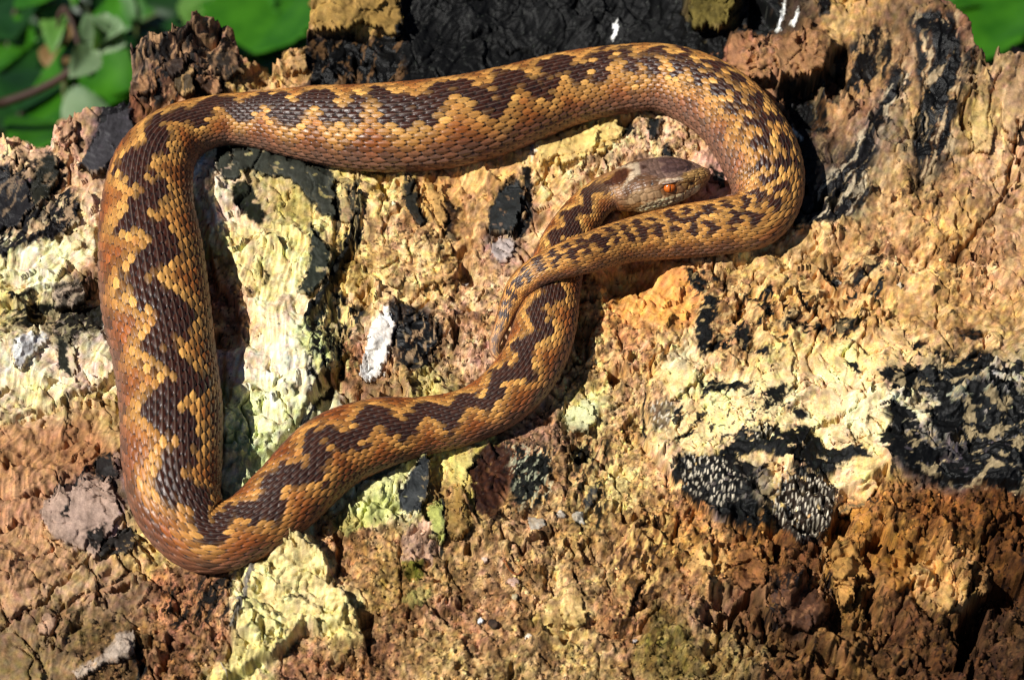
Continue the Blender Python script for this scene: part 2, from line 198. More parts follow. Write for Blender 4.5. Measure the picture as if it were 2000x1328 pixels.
# painted patches: polygon, colour, edge softness px, cover, gloss (roughness)
CH = (11,11,12); BL = (15,18,25); SL = (62,63,62)
PATCH = [
 ([(590,72),(660,95),(700,78),(770,66),(790,-60),(1325,-60),(1336,42),(1425,58),(1412,120),(1370,140),(1200,160),(1000,190),(850,200),(620,200),(600,130)],CH,6,.93,.55),
 ([(200,215),(250,198),(262,240),(300,270),(250,330),(175,332),(150,322),(185,270)],(70,67,70),3,.95,.5),
 ([(-60,318),(30,340),(56,350),(66,400),(40,445),(-60,470)],(40,38,40),4,.95,.5),([(68,310),(105,300),(118,350),(100,382),(60,402)],(38,38,30),3,.95,.6),
 ([(88,450),(130,395),(158,395),(150,430),(100,470),(0,500),(0,490)],(62,56,58),3,.75,.5),([(126,405),(160,402),(156,425),(135,435)],(24,26,34),2,1,.5),
 ([(422,296),(470,280),(520,284),(570,300),(600,318),(650,340),(664,425),(645,427),(612,402),(585,370),(562,347),(520,345),(480,330),(462,356),(440,356),(418,330)],(66,68,58),2.5,.96,.6),
 ([(455,360),(488,362),(522,420),(510,438),(482,432),(458,402)],(58,64,38),5,.9,.7),([(520,345),(590,372),(640,430),(600,450),(560,430),(530,400)],(180,150,60),25,.4,.8),
 ([(605,430),(628,470),(647,490),(640,530),(612,570),(582,568),(600,540),(608,500)],(50,54,46),2,.97,.6),
 ([(770,640),(800,610),(850,620),(866,650),(850,700),(820,722),(780,716),(764,690)],(66,62,60),5,.85,.5),([(757,590),(800,594),(818,618),(790,640),(770,642)],(36,34,34),3,.95,.5),
 ([(724,640),(756,604),(770,622),(765,662),(745,722),(715,746),(704,722)],(244,238,228),2,.97,.6),
 ([(975,368),(1012,352),(1022,380),(1012,430),(1000,452),(958,452),(953,420)],(40,42,42),2,.97,.5),([(1020,330),(1040,330),(1040,440),(1020,470),(1005,455)],(48,42,38),5,.8,.6),
 ([(788,345),(815,350),(818,400),(835,440),(815,440),(790,400)],(36,36,30),3,.9,.6),([(868,395),(895,400),(890,470),(868,462)],(74,52,36),5,.85,.6),
 ([(1205,235),(1235,240),(1240,285),(1215,270)],(52,44,40),3,.8,.6),([(1262,232),(1290,235),(1285,270),(1268,265)],(40,42,40),2,.95,.5),([(1294,300),(1300,286),(1318,300),(1316,312)],(38,40,40),2,.95,.5),([(1380,335),(1415,350),(1418,362),(1390,352)],(44,46,44),2,.95,.5),
 ([(1505,180),(1540,165),(1600,150),(1622,88),(1626,150),(1612,205),(1618,262),(1580,262),(1600,330),(1585,410),(1550,460),(1540,420),(1570,330),(1540,230)],(42,36,32),5,.95,.5),([(1620,110),(1655,100),(1656,150),(1640,210),(1616,200)],(30,26,24),3,.9,.5),  # charred hollow, plus painted-in shade: gap beside the snake and the deep hole
 ([(1660,135),(1700,55),(1735,60),(1742,92),(1712,150),(1690,165)],(58,52,46),7,.85,.6),([(1440,60),(1452,0),(1520,-40),(1528,60),(1500,72),(1470,65)],(36,32,28),4,.92,.5),([(1590,-10),(1625,-20),(1620,30),(1600,32)],(50,42,36),6,.85,.5),
 ([(1780,35),(1835,26),(1862,60),(1872,102),(1858,170),(1850,220),(1862,292),(1830,312),(1788,302),(1778,250),(1808,200),(1812,130)],(44,40,40),9,.88,.5),([(1875,110),(1905,90),(1906,120),(1885,150)],(60,48,40),6,.8,.6),
 ([(1740,128),(1772,150),(1744,212),(1712,252),(1690,330),(1694,392),(1660,425),(1570,448),(1572,420),(1600,362),(1650,308),(1700,245),(1728,190)],(74,72,70),7,.72,.6),([(1782,312),(1868,300),(1850,345),(1800,365),(1775,350)],(92,86,80),12,.75,.7),([(1655,330),(1688,350),(1690,400),(1665,420),(1645,385)],(46,52,34),7,.8,.7),
 ([(1335,525),(1362,533),(1387,555),(1382,582),(1362,567),(1343,550)],CH,3,.95,.6),([(1372,575),(1400,580),(1402,612),(1386,640),(1412,660),(1406,682),(1370,697),(1358,660),(1353,640),(1370,600)],CH,4,.93,.6),
 ([(1643,547),(1668,530),(1680,514),(1726,493),(1728,510),(1702,540),(1682,556),(1660,562)],(34,38,36),3,.95,.6),([(1478,602),(1493,588),(1507,605),(1500,622),(1473,617)],CH,3,.95,.6),([(1513,632),(1550,618),(1572,635),(1566,647),(1530,647)],BL,3,.95,.6),
 ([(1608,647),(1640,625),(1680,618),(1697,630),(1670,652),(1620,657)],(46,46,44),4,.93,.6),([(1428,650),(1462,638),(1472,660),(1450,682),(1423,666)],(40,36,32),4,.92,.6),([(1478,684),(1502,678),(1502,694),(1480,697)],CH,3,.95,.6),([(1648,700),(1675,708),(1682,732),(1660,722)],CH,2,.95,.6),([(1780,670),(1808,672),(1802,692),(1782,690)],CH,3,.95,.6),([(1862,640),(1905,645),(1930,660),(1880,668)],(52,48,46),6,.8,.6),
 ([(1708,722),(1760,712),(1800,720),(1815,708),(1850,715),(1900,698),(1924,710),(1918,737),(1890,752),(1830,762),(1780,762),(1743,768),(1733,742)],(33,42,48),4,.93,.55),
 ([(1488,772),(1500,753),(1537,748),(1532,777),(1515,802),(1498,812)],(44,46,42),4,.93,.6),([(1363,750),(1400,738),(1438,750),(1430,762),(1390,767),(1370,778)],(36,40,38),4,.92,.6),([(1448,760),(1477,753),(1472,777),(1455,774)],(60,56,52),3,.9,.6),([(1543,805),(1560,798),(1582,805),(1578,817),(1550,820)],CH,3,.92,.6),
 ([(1453,842),(1500,828),(1530,850),(1560,828),(1602,845),(1617,870),(1682,868),(1707,890),(1640,902),(1560,907),(1500,892),(1480,882),(1430,902),(1398,897),(1420,870)],(33,36,34),4,.93,.55),
 ([(1713,850),(1740,828),(1770,850),(1790,833),(1802,870),(1832,900),(1902,930),(1870,955),(1790,935),(1755,908),(1728,890)],BL,4,.94,.5),([(1800,800),(1880,790),(1940,768),(2060,800),(2060,862),(1950,852),(1900,882),(1868,840),(1828,842)],(36,42,46),6,.8,.55),([(1878,880),(1950,860),(2060,850),(2060,960),(1960,962),(1900,930)],(34,34,40),4,.93,.5),
 ([(1333,885),(1360,888),(1410,888),(1472,908),(1478,950),(1450,1002),(1410,1012),(1358,982),(1328,950),(1308,920)],(46,40,36),4,.9,.5),([(1528,950),(1560,918),(1612,925),(1637,950),(1632,1000),(1602,1052),(1560,1068),(1528,1042),(1508,1000)],(92,72,58),4,.85,.5),([(1398,1000),(1460,980),(1512,1000),(1502,1034),(1455,1036)],CH,3,.95,.5),([(1620,880),(1540,925),(1580,935),(1640,910)],(34,34,34),4,.8,.5),([(1268,790),(1300,778),(1322,800),(1302,832),(1273,852)],(110,92,74),5,.7,.5),([(1256,770),(1262,770),(1262,862),(1254,850)],(40,40,40),2,.8,.5),
 ([(655,1000),(738,940),(770,918),(800,880),(828,878),(780,950),(782,1010),(742,1032),(680,1047),(652,1032)],(200,200,116),4,.6,.8),([(700,990),(760,970),(765,1010),(700,1030)],(180,200,90),10,.35,.8),
 ([(828,878),(840,900),(836,950),(822,1000),(790,1004),(778,970),(800,930)],(58,60,62),2,.97,.5),([(832,990),(862,978),(872,1030),(866,1064),(842,1042)],(186,192,104),4,.8,.8),([(782,1050),(842,1020),(862,1060),(842,1096),(786,1096)],(206,168,144),5,.85,.8),([(785,1096),(832,1090),(822,1132),(790,1132)],(128,138,34),6,.85,.9),([(800,1150),(850,1140),(840,1175),(800,1190),(780,1175)],(196,196,110),6,.6,.9),
 ([(912,920),(950,878),(992,868),(1002,910),(977,960),(977,1032),(930,1002)],(118,66,42),4,.9,.7),([(1008,900),(1060,888),(1082,920),(1052,960),(1022,992),(998,960)],(58,60,50),7,.82,.6),([(1135,985),(1150,955),(1170,945),(1165,975),(1145,1000)],(60,62,62),3,.9,.6),([(1110,880),(1160,870),(1165,900),(1125,910)],(44,46,30),8,.7,.7),
 ([(508,1062),(600,1040),(632,1080),(652,1130),(702,1190),(717,1260),(690,1264),(640,1242),(600,1217),(540,1272),(500,1292),(428,1335),(440,1290),(470,1200),(480,1120)],(214,196,126),6,.5,.8),
 ([(-60,845),(60,820),(160,780),(232,788),(242,872),(190,902),(150,952),(90,970),(80,1012),(130,1062),(166,1082),(140,1132),(60,1152),(-60,1165)],(186,136,94),5,.45,.8),
 ([(78,1012),(93,965),(150,955),(165,928),(200,935),(222,950),(237,1010),(200,1062),(185,1082),(148,1067),(98,1042)],(176,148,130),3,.9,.7),([(120,990),(135,985),(135,1010),(122,1010)],(30,26,26),4,.8,.6),([(165,1040),(205,1020),(205,1060),(182,1080)],(58,50,46),8,.8,.6),([(200,1062),(230,1030),(264,1033),(262,1072),(215,1087),(190,1087)],(46,42,40),4,.92,.6),([(188,890),(217,883),(228,930),(200,942),(186,925)],(44,40,38),4,.92,.6),
 ([(330,1220),(365,1180),(372,1190),(345,1225)],(60,50,46),5,.8,.6),([(395,1160),(450,1120),(455,1150),(410,1190),(385,1180)],(56,48,42),6,.75,.7),([(140,1310),(200,1280),(235,1240),(260,1230),(262,1270),(210,1290),(150,1325)],(196,176,158),4,.75,.7),([(262,1240),(275,1260),(290,1310),(270,1335),(262,1300)],(40,40,44),4,.85,.6),
 ([(100,560),(150,545),(170,565),(160,590),(110,600),(98,580)],(172,150,130),3,.8,.7),([(50,600),(110,590),(95,620),(55,615)],(50,52,28),8,.8,.8),([(22,680),(60,655),(95,655),(60,690),(35,718)],(206,206,206),4,.85,.7),
 ([(110,660),(130,655),(135,710),(140,740),(115,720)],(70,72,56),5,.8,.7),([(120,605),(200,590),(200,650),(130,660)],(84,72,60),8,.7,.8),
 ([(600,0),(640,-30),(770,-40),(785,40),(765,70),(740,50),(690,40),(680,60),(610,52)],(160,126,66),4,.7,.8),([(1330,-40),(1350,0),(1345,45),(1370,52),(1420,48),(1440,10),(1440,-40)],(122,106,50),3,.85,.8),
 ([(1040,282),(1075,262),(1130,250),(1205,235),(1222,262),(1180,300),(1130,315),(1095,325),(1050,315)],(222,190,112),4,.6,.8),
 ([(1300,700),(1350,665),(1365,690),(1330,720),(1290,730)],(236,222,180),6,.6,.8),([(1640,790),(1700,770),(1720,800),(1690,850),(1650,850)],(240,222,176),12,.6,.8),
 ([(1100,800),(1150,780),(1165,800),(1150,840),(1110,830)],(206,206,160),5,.7,.8),([(1195,930),(1230,915),(1225,965),(1195,985)],(244,224,150),7,.7,.8),([(1350,1090),(1420,1070),(1425,1110),(1380,1135),(1340,1120)],(230,184,116),8,.7,.8),
 ([(955,470),(1000,465),(1005,490),(985,510),(960,500)],(176,162,156),4,.8,.6),
 ([(1040,290),(1050,293),(1042,320),(1034,312)],(236,226,216),2,.95,.6),([(366,345),(400,310),(405,318),(380,360),(366,362)],(206,222,226),2,.95,.6),
 ([(1194,75),(1196,52),(1206,44),(1208,66),(1200,84)],(248,246,240),1.5,.98,.6),([(1518,60),(1528,10),(1534,-20),(1538,10),(1530,40),(1522,64)],(240,240,232),1.5,.95,.6),([(1543,52),(1548,28),(1562,18),(1556,40),(1552,56)],(240,238,226),1.5,.9,.6),
 ([(1545,245),(1560,255),(1572,285),(1562,275)],(226,222,206),2,.85,.6),
]
MARBLE = [([(1400,460),(1700,450),(2040,420),(2040,700),(1800,690),(1600,650),(1400,640)],35,(150,98,52),(232,200,140),.12,60,30),([(1560,0),(2040,100),(2040,480),(1600,480)],75,(140,98,62),(226,190,136),.15,90,26),([(660,420),(950,400),(960,700),(700,720)],70,(146,100,58),(232,196,140),.12,40,26),([(640,1080),(1300,900),(1340,1340),(640,1340)],80,(134,92,50),(226,186,124),.10,46,30),([(1720,690),(1850,680),(2060,690),(2060,980),(1900,960),(1790,930),(1740,860),(1720,760)],10,(16,20,24),(196,172,128),.10,46,24),
 ([(1745,110),(1790,150),(1760,230),(1720,280),(1700,400),(1650,440),(1560,455),(1570,400),(1640,300),(1690,240)],52,(42,40,42),(214,196,164),-.02,70,15),
 ([(1770,20),(1870,20),(1890,110),(1870,310),(1790,370),(1770,300),(1790,180)],80,(30,28,30),(206,180,140),-.06,90,20),([(1640,90),(1740,40),(1760,120),(1700,190),(1650,230)],75,(44,38,34),(200,160,110),.04,80,16),
 ([(760,640),(800,606),(850,618),(868,650),(850,702),(820,724),(776,716)],75,(34,33,34),(196,160,120),-.12,40,9),([(1300,780),(1440,730),(1560,740),(1560,830),(1400,880),(1280,870)],35,(38,40,38),(236,214,160),.42,40,14),
 ([(1330,500),(1480,560),(1720,480),(1740,560),(1680,660),(1480,700),(1360,700)],20,(34,33,32),(226,190,130),.44,34,15),([(600,70),(790,60),(800,180),(600,180)],60,(24,22,22),(150,110,70),-.2,60,20),
 ([(0,300),(120,290),(180,420),(100,480),(-40,500)],55,(40,38,40),(206,170,130),.05,60,14),([(250,60),(470,50),(480,190),(330,220),(255,200)],70,(46,38,32),(206,160,116),.02,40,15),([(0,560),(200,540),(210,660),(40,660)],20,(48,46,30),(190,176,130),.08,50,14),
 ([(980,860),(1090,870),(1090,980),(1000,1010)],60,(40,42,36),(206,206,170),.05,30,10),([(640,560),(720,600),(690,760),(600,780),(590,640)],100,(40,40,28),(214,206,130),.12,50,12),([(1100,850),(1190,820),(1200,1060),(1120,1040)],80,(70,58,30),(226,200,130),.28,40,16),
 ([(1180,1060),(1320,960),(1300,1150),(1200,1260)],65,(96,62,24),(236,200,120),.22,50,14),([(1470,1130),(1640,1110),(1630,1240),(1480,1240)],60,(50,36,28),(190,140,96),.15,50,16),([(640,340),(720,340),(720,480),(650,560)],95,(46,44,32),(200,180,120),.12,60,12),([(300,1150),(480,1110),(470,1220),(330,1240)],50,(60,48,38),(200,150,100),.3,40,14)]
DOTS = [[(1333,885),(1400,890),(1445,930),(1450,970),(1420,990),(1370,975),(1330,945)],[(1512,930),(1560,920),(1620,930),(1635,960),(1625,1010),(1590,1050),(1560,1060),(1525,1030),(1505,990)],[(1270,785),(1305,778),(1322,800),(1300,838),(1272,858)],[(1455,840),(1500,830),(1510,850),(1480,862)]]
# raised ledges and hollows: polygon, height mm, edge width px
LEDGE = [
 ([(590,-80),(600,72),(650,62),(690,48),(690,66),(740,60),(775,70),(790,20),(790,-80)],3.2,5),([(1325,-80),(1345,48),(1372,55),(1422,50),(1445,0),(1445,-80)],3,5),
 ([(1410,120),(1425,70),(1445,55),(1465,75),(1510,70),(1550,65),(1560,90),(1600,75),(1625,90),(1615,130),(1560,150),(1520,180),(1480,160)],3.6,9),
 ([(1258,770),(1300,720),(1380,690),(1440,700),(1500,680),(1620,660),(1700,690),(1800,690),(1900,690),(2100,690),(2100,955),(1990,955),(1880,940),(1800,928),(1740,925),(1690,950),(1640,975),(1628,1030),(1560,1068),(1500,1038),(1400,1012),(1330,960),(1262,875)],2.3,10),
 ([(508,1062),(600,1040),(632,1080),(652,1130),(702,1190),(717,1260),(690,1264),(640,1242),(600,1217),(540,1272),(500,1292),(428,1335),(440,1290),(470,1200),(480,1120)],3.4,7),
 ([(-80,650),(60,640),(200,640),(240,720),(215,738),(170,772),(100,798),(-80,850)],1.6,4),([(-80,460),(90,470),(190,440),(200,540),(100,590),(-80,610)],1.5,10),
 ([(395,360),(450,290),(600,320),(660,420),(640,600),(650,720),(600,800),(540,880),(440,900),(432,820),(500,620),(430,470)],1.6,8),
 ([(655,1000),(800,885),(835,890),(860,1000),(780,1030),(680,1047)],1.6,6),
 ([(700,390),(800,360),(900,500),(890,560),(780,570),(690,480)],1.2,6),([(1040,282),(1205,235),(1225,262),(1180,300),(1095,328),(1050,318)],2.0,7),
 ([(1620,1075),(1640,1040),(1700,1040),(1682,1080),(1702,1130),(1672,1125),(1662,1170),(1640,1182),(1625,1120)],2.4,5),([(1780,1112),(1860,1078),(1902,1120),(1892,1172),(1840,1200),(1790,1165)],2.6,8),([(1720,1010),(1790,960),(1900,970),(1990,1000),(1900,1060),(1800,1080),(1740,1060)],2.2,8),
 ([(1480,1140),(1560,1120),(1620,1160),(1600,1220),(1540,1230),(1490,1200)],2.0,10),([(1300,1190),(1380,1130),(1410,1200),(1400,1270),(1330,1280)],1.8,10),
 ([(-80,830),(230,790),(240,870),(150,950),(80,1010),(160,1080),(60,1150),(-80,1170)],0.8,5),([(100,1240),(130,1170),(260,1110),(270,1130),(150,1200),(120,1260)],1.6,5),
 # hollows
 ([(1612,1085),(1640,975),(1690,955),(1730,935),(1738,955),(1690,990),(1660,1030),(1635,1085)],-4,6),([(1682,1062),(1722,1050),(1745,1080),(1722,1100),(1690,1092)],-5,5),([(1780,1160),(1808,1152),(1803,1182),(1782,1178)],-6,4),
 ([(1895,1195),(1940,1150),(2080,1140),(2080,1185),(1965,1220),(1925,1232),(1900,1290),(1885,1340),(1868,1330),(1880,1235)],-9,7),([(1503,1070),(1526,1078),(1532,1127),(1513,1122)],-5,4),([(1420,1240),(1430,1190),(1468,1168),(1475,1182),(1440,1215)],-4,5),([(1745,1120),(1770,1110),(1780,1145),(1750,1150)],-4,5),
 ([(650,1045),(672,1050),(668,1120),(655,1125)],-4,4),([(700,1200),(730,1200),(728,1280),(715,1290)],-4,4),([(905,1075),(920,1070),(925,1090),(908,1095)],-3,4),([(640,820),(600,800),(660,720),(690,700),(670,760)],-5,8),
 ([(430,930),(440,700),(470,690),(468,600),(420,560),(410,470),(385,400),(370,380),(400,600)],-3,10),([(1205,245),(1235,245),(1240,272),(1212,270)],-4,3),([(880,640),(900,640),(895,690),(882,700)],-4,5),([(1180,730),(1215,720),(1225,750),(1190,765)],-2.5,6),([(1230,690),(1250,700),(1240,730),(1225,720)],-2,4),
 ([(1525,175),(1600,160),(1615,210),(1610,265),(1560,265),(1530,230)],-5,14),([(1618,110),(1655,100),(1656,155),(1640,215),(1616,205)],-3.5,6),([(1455,0),(1500,20),(1525,65),(1490,68),(1462,62)],-4,6),
 ([(60,590),(200,560),(200,640),(120,650),(60,640)],-2.5,10),([(160,1190),(230,1150),(260,1135),(255,1160),(200,1185),(165,1205)],-4,5),([(255,1265),(275,1240),(290,1300),(275,1330)],-2.5,5),
 ([(850,480),(870,470),(905,520),(950,560),(900,560),(880,530)],-2.5,5),([(1150,560),(1200,540),(1280,530),(1280,560),(1200,580)],-2,10),([(1100,860),(1160,830),(1180,880),(1130,920)],-2.5,10),([(1380,690),(1400,660),(1440,660),(1430,700)],-1.5,8),
]
# cracks: line, half width px, depth mm
CRACK = [([(-40,1240),(10,1222),(50,1190),(90,1180),(100,1160),(150,1110),(175,1082)],4,3.5),([(105,1260),(112,1225),(125,1190),(160,1160),(215,1140),(262,1115)],4,3),([(0,1170),(15,1210)],3,2),([(25,1230),(60,1260),(85,1310)],3,2),([(-20,833),(60,822),(100,798),(170,772),(213,737)],2.5,2),([(190,780),(230,735)],3,2),
 ([(470,1130),(480,1180),(455,1240),(440,1300)],3,2.5),([(250,1110),(280,1115),(320,1150),(345,1170),(360,1200)],2.5,2),([(395,1190),(370,1220)],2.5,2),([(0,605),(40,590),(60,575),(100,560)],2.5,1.6),([(430,440),(460,480),(470,500),(500,450),(520,460)],2,1.6),([(555,490),(560,510),(590,510)],2,1.2),([(500,620),(540,628)],1.6,1),([(520,760),(545,770),(560,800),(580,835)],2.4,1.6),([(480,890),(500,850),(505,820)],2,1.4),([(700,400),(690,470),(680,510)],4,3),([(655,430),(690,440),(700,350)],3,2),([(660,700),(665,640),(640,590)],3,2.5),([(640,730),(630,690),(650,640)],2,1.6),
 ([(880,530),(900,500),(870,470),(855,430),(830,380)],3,2.2),([(760,580),(800,590),(830,560),(900,540)],2.5,2),([(700,480),(720,540),(700,560)],2.5,2),([(750,430),(752,480)],2.5,1.8),([(830,700),(850,680),(880,640)],3,2.2),([(835,770),(840,720),(870,690)],2.5,1.8),([(760,720),(770,650)],2.5,2),
 ([(1060,330),(1110,300),(1180,300),(1222,262)],2.5,1.8),([(1050,335),(1080,380),(1070,400)],2,1.4),([(1360,300),(1365,282)],3,2.5),([(1208,640),(1215,690),(1240,700)],2.5,2),([(1190,600),(1240,640),(1300,650)],2,1.6),
 ([(1555,760),(1560,700),(1545,670)],2,1.6),([(1550,780),(1550,740)],2,1.5),([(1600,700),(1640,740),(1680,760),(1690,790)],2,1.6),([(1685,740),(1690,780),(1640,820),(1610,830)],2.4,1.8),([(1560,770),(1600,740),(1640,770),(1650,790)],1.8,1.3),([(1640,815),(1660,850),(1700,870),(1715,890)],2.4,2),([(1450,800),(1460,830),(1540,810),(1560,790)],1.8,1.3),([(1400,760),(1440,790),(1445,820)],1.8,1.3),([(1345,760),(1360,800),(1330,840)],1.8,1.3),([(1700,690),(1730,680),(1790,700)],1.8,1.3),([(1710,620),(1720,660),(1790,720)],1.8,1.3),([(1830,590),(1830,640)],2.4,1.5),([(1480,560),(1540,530),(1545,500)],2,1.4),([(1415,530),(1415,570)],2.4,2),([(1870,500),(1880,470),(1930,430),(1960,380),(1990,340)],3.5,3),([(1990,240),(1985,280),(1995,330)],5,4),([(1895,300),(1930,270),(1935,190),(1955,130)],2.5,1.8),([(1880,215),(1880,260),(1870,180)],3,2.2),([(1800,200),(1790,250),(1740,300)],2,1.5),([(1760,100),(1765,150),(1750,200)],2.4,1.8),
 ([(790,1240),(800,1190),(860,1180),(880,1150)],2.5,2),([(870,1180),(900,1150),(880,1110)],2.5,2),([(640,1330),(690,1280),(700,1310)],3,2),([(780,1040),(785,1180),(740,1200)],2.5,1.8),([(1180,1240),(1250,1230),(1290,1180)],3,2.5),([(1240,1190),(1290,1160)],4,3.5),([(1600,1090),(1620,1160),(1640,1250),(1630,1330)],3,2.5),([(1770,1160),(1740,1230),(1700,1290)],3,2.5),([(1920,1240),(1900,1300),(1890,1340)],5,5),([(1800,1040),(1850,1060),(1920,1070)],3,2.5),([(1840,1090),(1910,1080),(1990,1060)],3,3),([(1550,1180),(1480,1260),(1420,1330)],2.5,2),([(920,1010),(905,960),(930,1010),(940,1030)],2.5,1.5),([(1140,700),(1150,650),(1180,610)],2,1.5)]
# black zone lines and char ribbons standing proud of the wood: line, half width px, height mm
RIB = [([(705,395),(690,470),(662,520),(640,570),(606,610),(600,632)],9,2.2,(36,38,34)),([(600,640),(612,660),(600,690),(620,700),(640,690)],3,.5,(40,42,30)),([(625,640),(635,680),(630,720)],4,.6,(46,48,34)),([(595,830),(620,790),(650,770)],6,.8,(30,28,24)),([(0,505),(60,470),(110,455)],5,1,(60,58,60)),([(100,965),(150,953),(170,925),(215,937)],2.5,.3,(40,34,32)),([(455,1130),(500,1060),(480,1150),(455,1230)],5,.6,(140,132,120)),([(862,985),(872,1040),(860,1075)],4,.5,(60,60,50)),([(1640,1005),(1655,990),(1680,985),(1710,985)],2.5,.3,(60,50,36)),([(1380,765),(1440,745)],4,.5,(34,36,34)),([(555,1170),(590,1155),(600,1165)],2,-.8,(90,80,40))]
FLOW = [((1700,300),200,58),((1900,200),160,80),((1650,80),150,95),((60,1000),200,70),((550,600),230,80),((1750,800),220,15),((1500,740),180,60),((100,700),150,60),((1000,60),400,50),((340,200),90,75),((960,940),70,85),((1850,620),150,40),((500,820),110,70)]
EDGE_X = [-400,0,30,50,75,100,106,120,150,200,250,256,253,258,290,330,350,370,430,456,466,480,520,545,560,597,600,606,612,1835,1842,1872,1896,1905,1938,1946,1975,2000,2400]
EDGE_Y = [300,265,262,272,285,290,250,232,228,210,197,180,130,105,85,65,72,58,50,55,100,120,130,125,100,95,50,20,-400,-400,0,20,40,90,130,100,95,95,60]
EDGE_X = np.maximum.accumulate(np.array(EDGE_X, float) + np.arange(len(EDGE_X)) * 1e-3)
def h_coarse(px, py):
    """broad relief of the stump face in mm"""
    h = 2.0 * fbm(px / 340, py / 340, 5, 2)
    def bump(x, y, rx, ry, a): return a * np.exp(-((px - x) / rx) ** 2 - ((py - y) / ry) ** 2)
    h = h + bump(350, 110, 110, 70, 9) + bump(1880, 90, 110, 130, 8) + bump(1650, 20, 120, 120, 5) + bump(1000, 90, 330, 90, -4) + bump(1960, 200, 60, 120, 4) + bump(560, 130, 60, 40, 3)
    h = h - 9 * sstep(1060, 1560, py) - 3 * sstep(1200, 1900, px) * sstep(950, 1150, py) + 3 * sstep(300, 0, py)
    return h
def h_ledges(px, py):
    w1 = 7 * fbm(px / 45, py / 45, 31, 3) ; w2 = 7 * fbm(px / 45, py / 45, 47, 3)
    h = np.zeros(px.shape)
    for poly, dh, ew in LEDGE:
        sh = 4.2 * 1.35 * dh * 0.6
        q = [(x, y + sh) for x, y in poly]; m = window(px, py, q, 30)
        if not m.any(): continue
        d = sdf(px[m] + w1[m], py[m] + w2[m], q); h[m] += 1.35 * dh * (1 - sstep(-ew * .8, ew * 0.3, d))
    return h
def paint(px, py, blobs_only=False):
    wx = 26 * fbm(px / 70, py / 70, 11, 3); wy = 26 * fbm(px / 70, py / 70, 13, 3)
    fx = 5.5 * fbm(px / 22, py / 22, 15, 4, .6); fy = 5.5 * fbm(px / 22, py / 22, 19, 4, .6)
    n = px.shape; C = np.zeros(n + (3,)); W = np.full(n, 1e-6); mode = {k: np.zeros(n) for k in 'cfs'}
    X = np.clip(px + wx, -10, 2010); Y = np.clip(py + wy, -10, 1335)
    for x, y, r, c, k in BLOBS:
        m = (np.abs(X - x) < r * 3.2) & (np.abs(Y - y) < r * 3.2)
        w = np.exp(-((X[m] - x) ** 2 + (Y[m] - y) ** 2) / (2 * (r * .72) ** 2)) ** 1.3
        kk = (.35 if (x > 1450 and y > 960) else 1.0) * (sum(c) > 270) * (0 if (x < 270 and y > 780) else .2 if (x > 1560 and y < 480) else 1) * (.5 if k == 's' else 1)
        c = np.minimum(np.array(c) * (1 + .05 * kk) + kk * np.array([15, 16, 17]) + (np.array([-12, -8, -8]) if (x > 1280 and y > 960) else 0), 246)
        if x < 270 and y > 780: c = c + np.array([-10, 2, -2])
        if x < 760 and c[1] >= c[0] - 18 and c[2] < 190: c = c + np.array([0, -9, 16])
        C[m] += w[:, None] * alb(c) * np.array([1.0, .985, .99]); W[m] += w; mode[k][m] += w
    C += (1e-6) * alb((170, 130, 85)) ; C /= W[..., None]
    for k in mode: mode[k] = (mode[k] / W) ** 2
    ms = mode['c'] + mode['f'] + mode['s'] + 1e-6
    for k in mode: mode[k] = mode[k] / ms
    lum = C.mean(-1)
    # natural variation: stains, pale fibres, spalting
    v1 = fbm(px / 30, py / 30, 61, 4, .6); v2 = fbm(px / 9, py / 9, 71, 3, .6); v3 = fbm(px / 120, py / 120, 81, 3)
    C = C * (1 + (.42 * mode['c'] + .26 * mode['s'] + .36 * mode['f']) * v1 + (.36 * mode['c'] + .10 * mode['s'] + .2 * mode['f']) * v2 + .14 * v3)[..., None]
    spk = sstep(.42, .62, fbm(px / 11 + 3, py / 8, 111, 3, .6) + .3 * v1); C = C * (1 - .72 * (spk * (mode['c'] + .12 * mode['s'] + .45 * mode['f']))[..., None])
    st = sstep(.18, .6, fbm(px / 55 + 9, py / 38, 91, 4, .6)) * (.35 + .4 * mode['c'])
    C = C * (1 - st[..., None] * np.array([.50, .56, .60]))
    pale = sstep(.25, .7, fbm(px / 34 + 4, py / 34, 97, 4, .6)) * .45
    C = C + pale[..., None] * (np.minimum(C * 1.45, .75) - C)
    ora = sstep(.2, .6, fbm(px / 48 + 14, py / 60, 103, 3)) * (.5 * mode['c'] + .25 * mode['f'])
    C = C * (1 + ora[..., None] * np.array([.05, -.10, -.28]))
    grn = sstep(.1, .55, fbm(px / 60 - 14, py / 60, 107, 3)) * .30 * sstep(.16, .3, lum) * (px < 760)
    C = C * (1 + grn[..., None] * np.array([-.12, .05, -.36]))
    hj = np.stack([noise(px / 13, py / 11, 115), noise(px / 15, py / 13, 116), noise(px / 12, py / 14, 117)], -1); C = C * (1 + hj * np.array([.10, .12, .30]) + .10 * noise(px / 90, py / 80, 118)[..., None] * np.array([.3, -.4, 1.2]))
    rough = np.full(n, .85)
    lines = np.zeros(n)
    zl = np.abs(fbm(px / 130, py / 130, 131, 4, .55)); zm = sstep(.25, .5, fbm(px / 260, py / 260, 137, 2) + .35)
    zline = (1 - sstep(.004, .013, zl)) * zm * (1 - mode['c'])
    C = C * (1 - .8 * zline[..., None])
    X = px + fx; Y = py + fy
    chm = np.zeros(n)
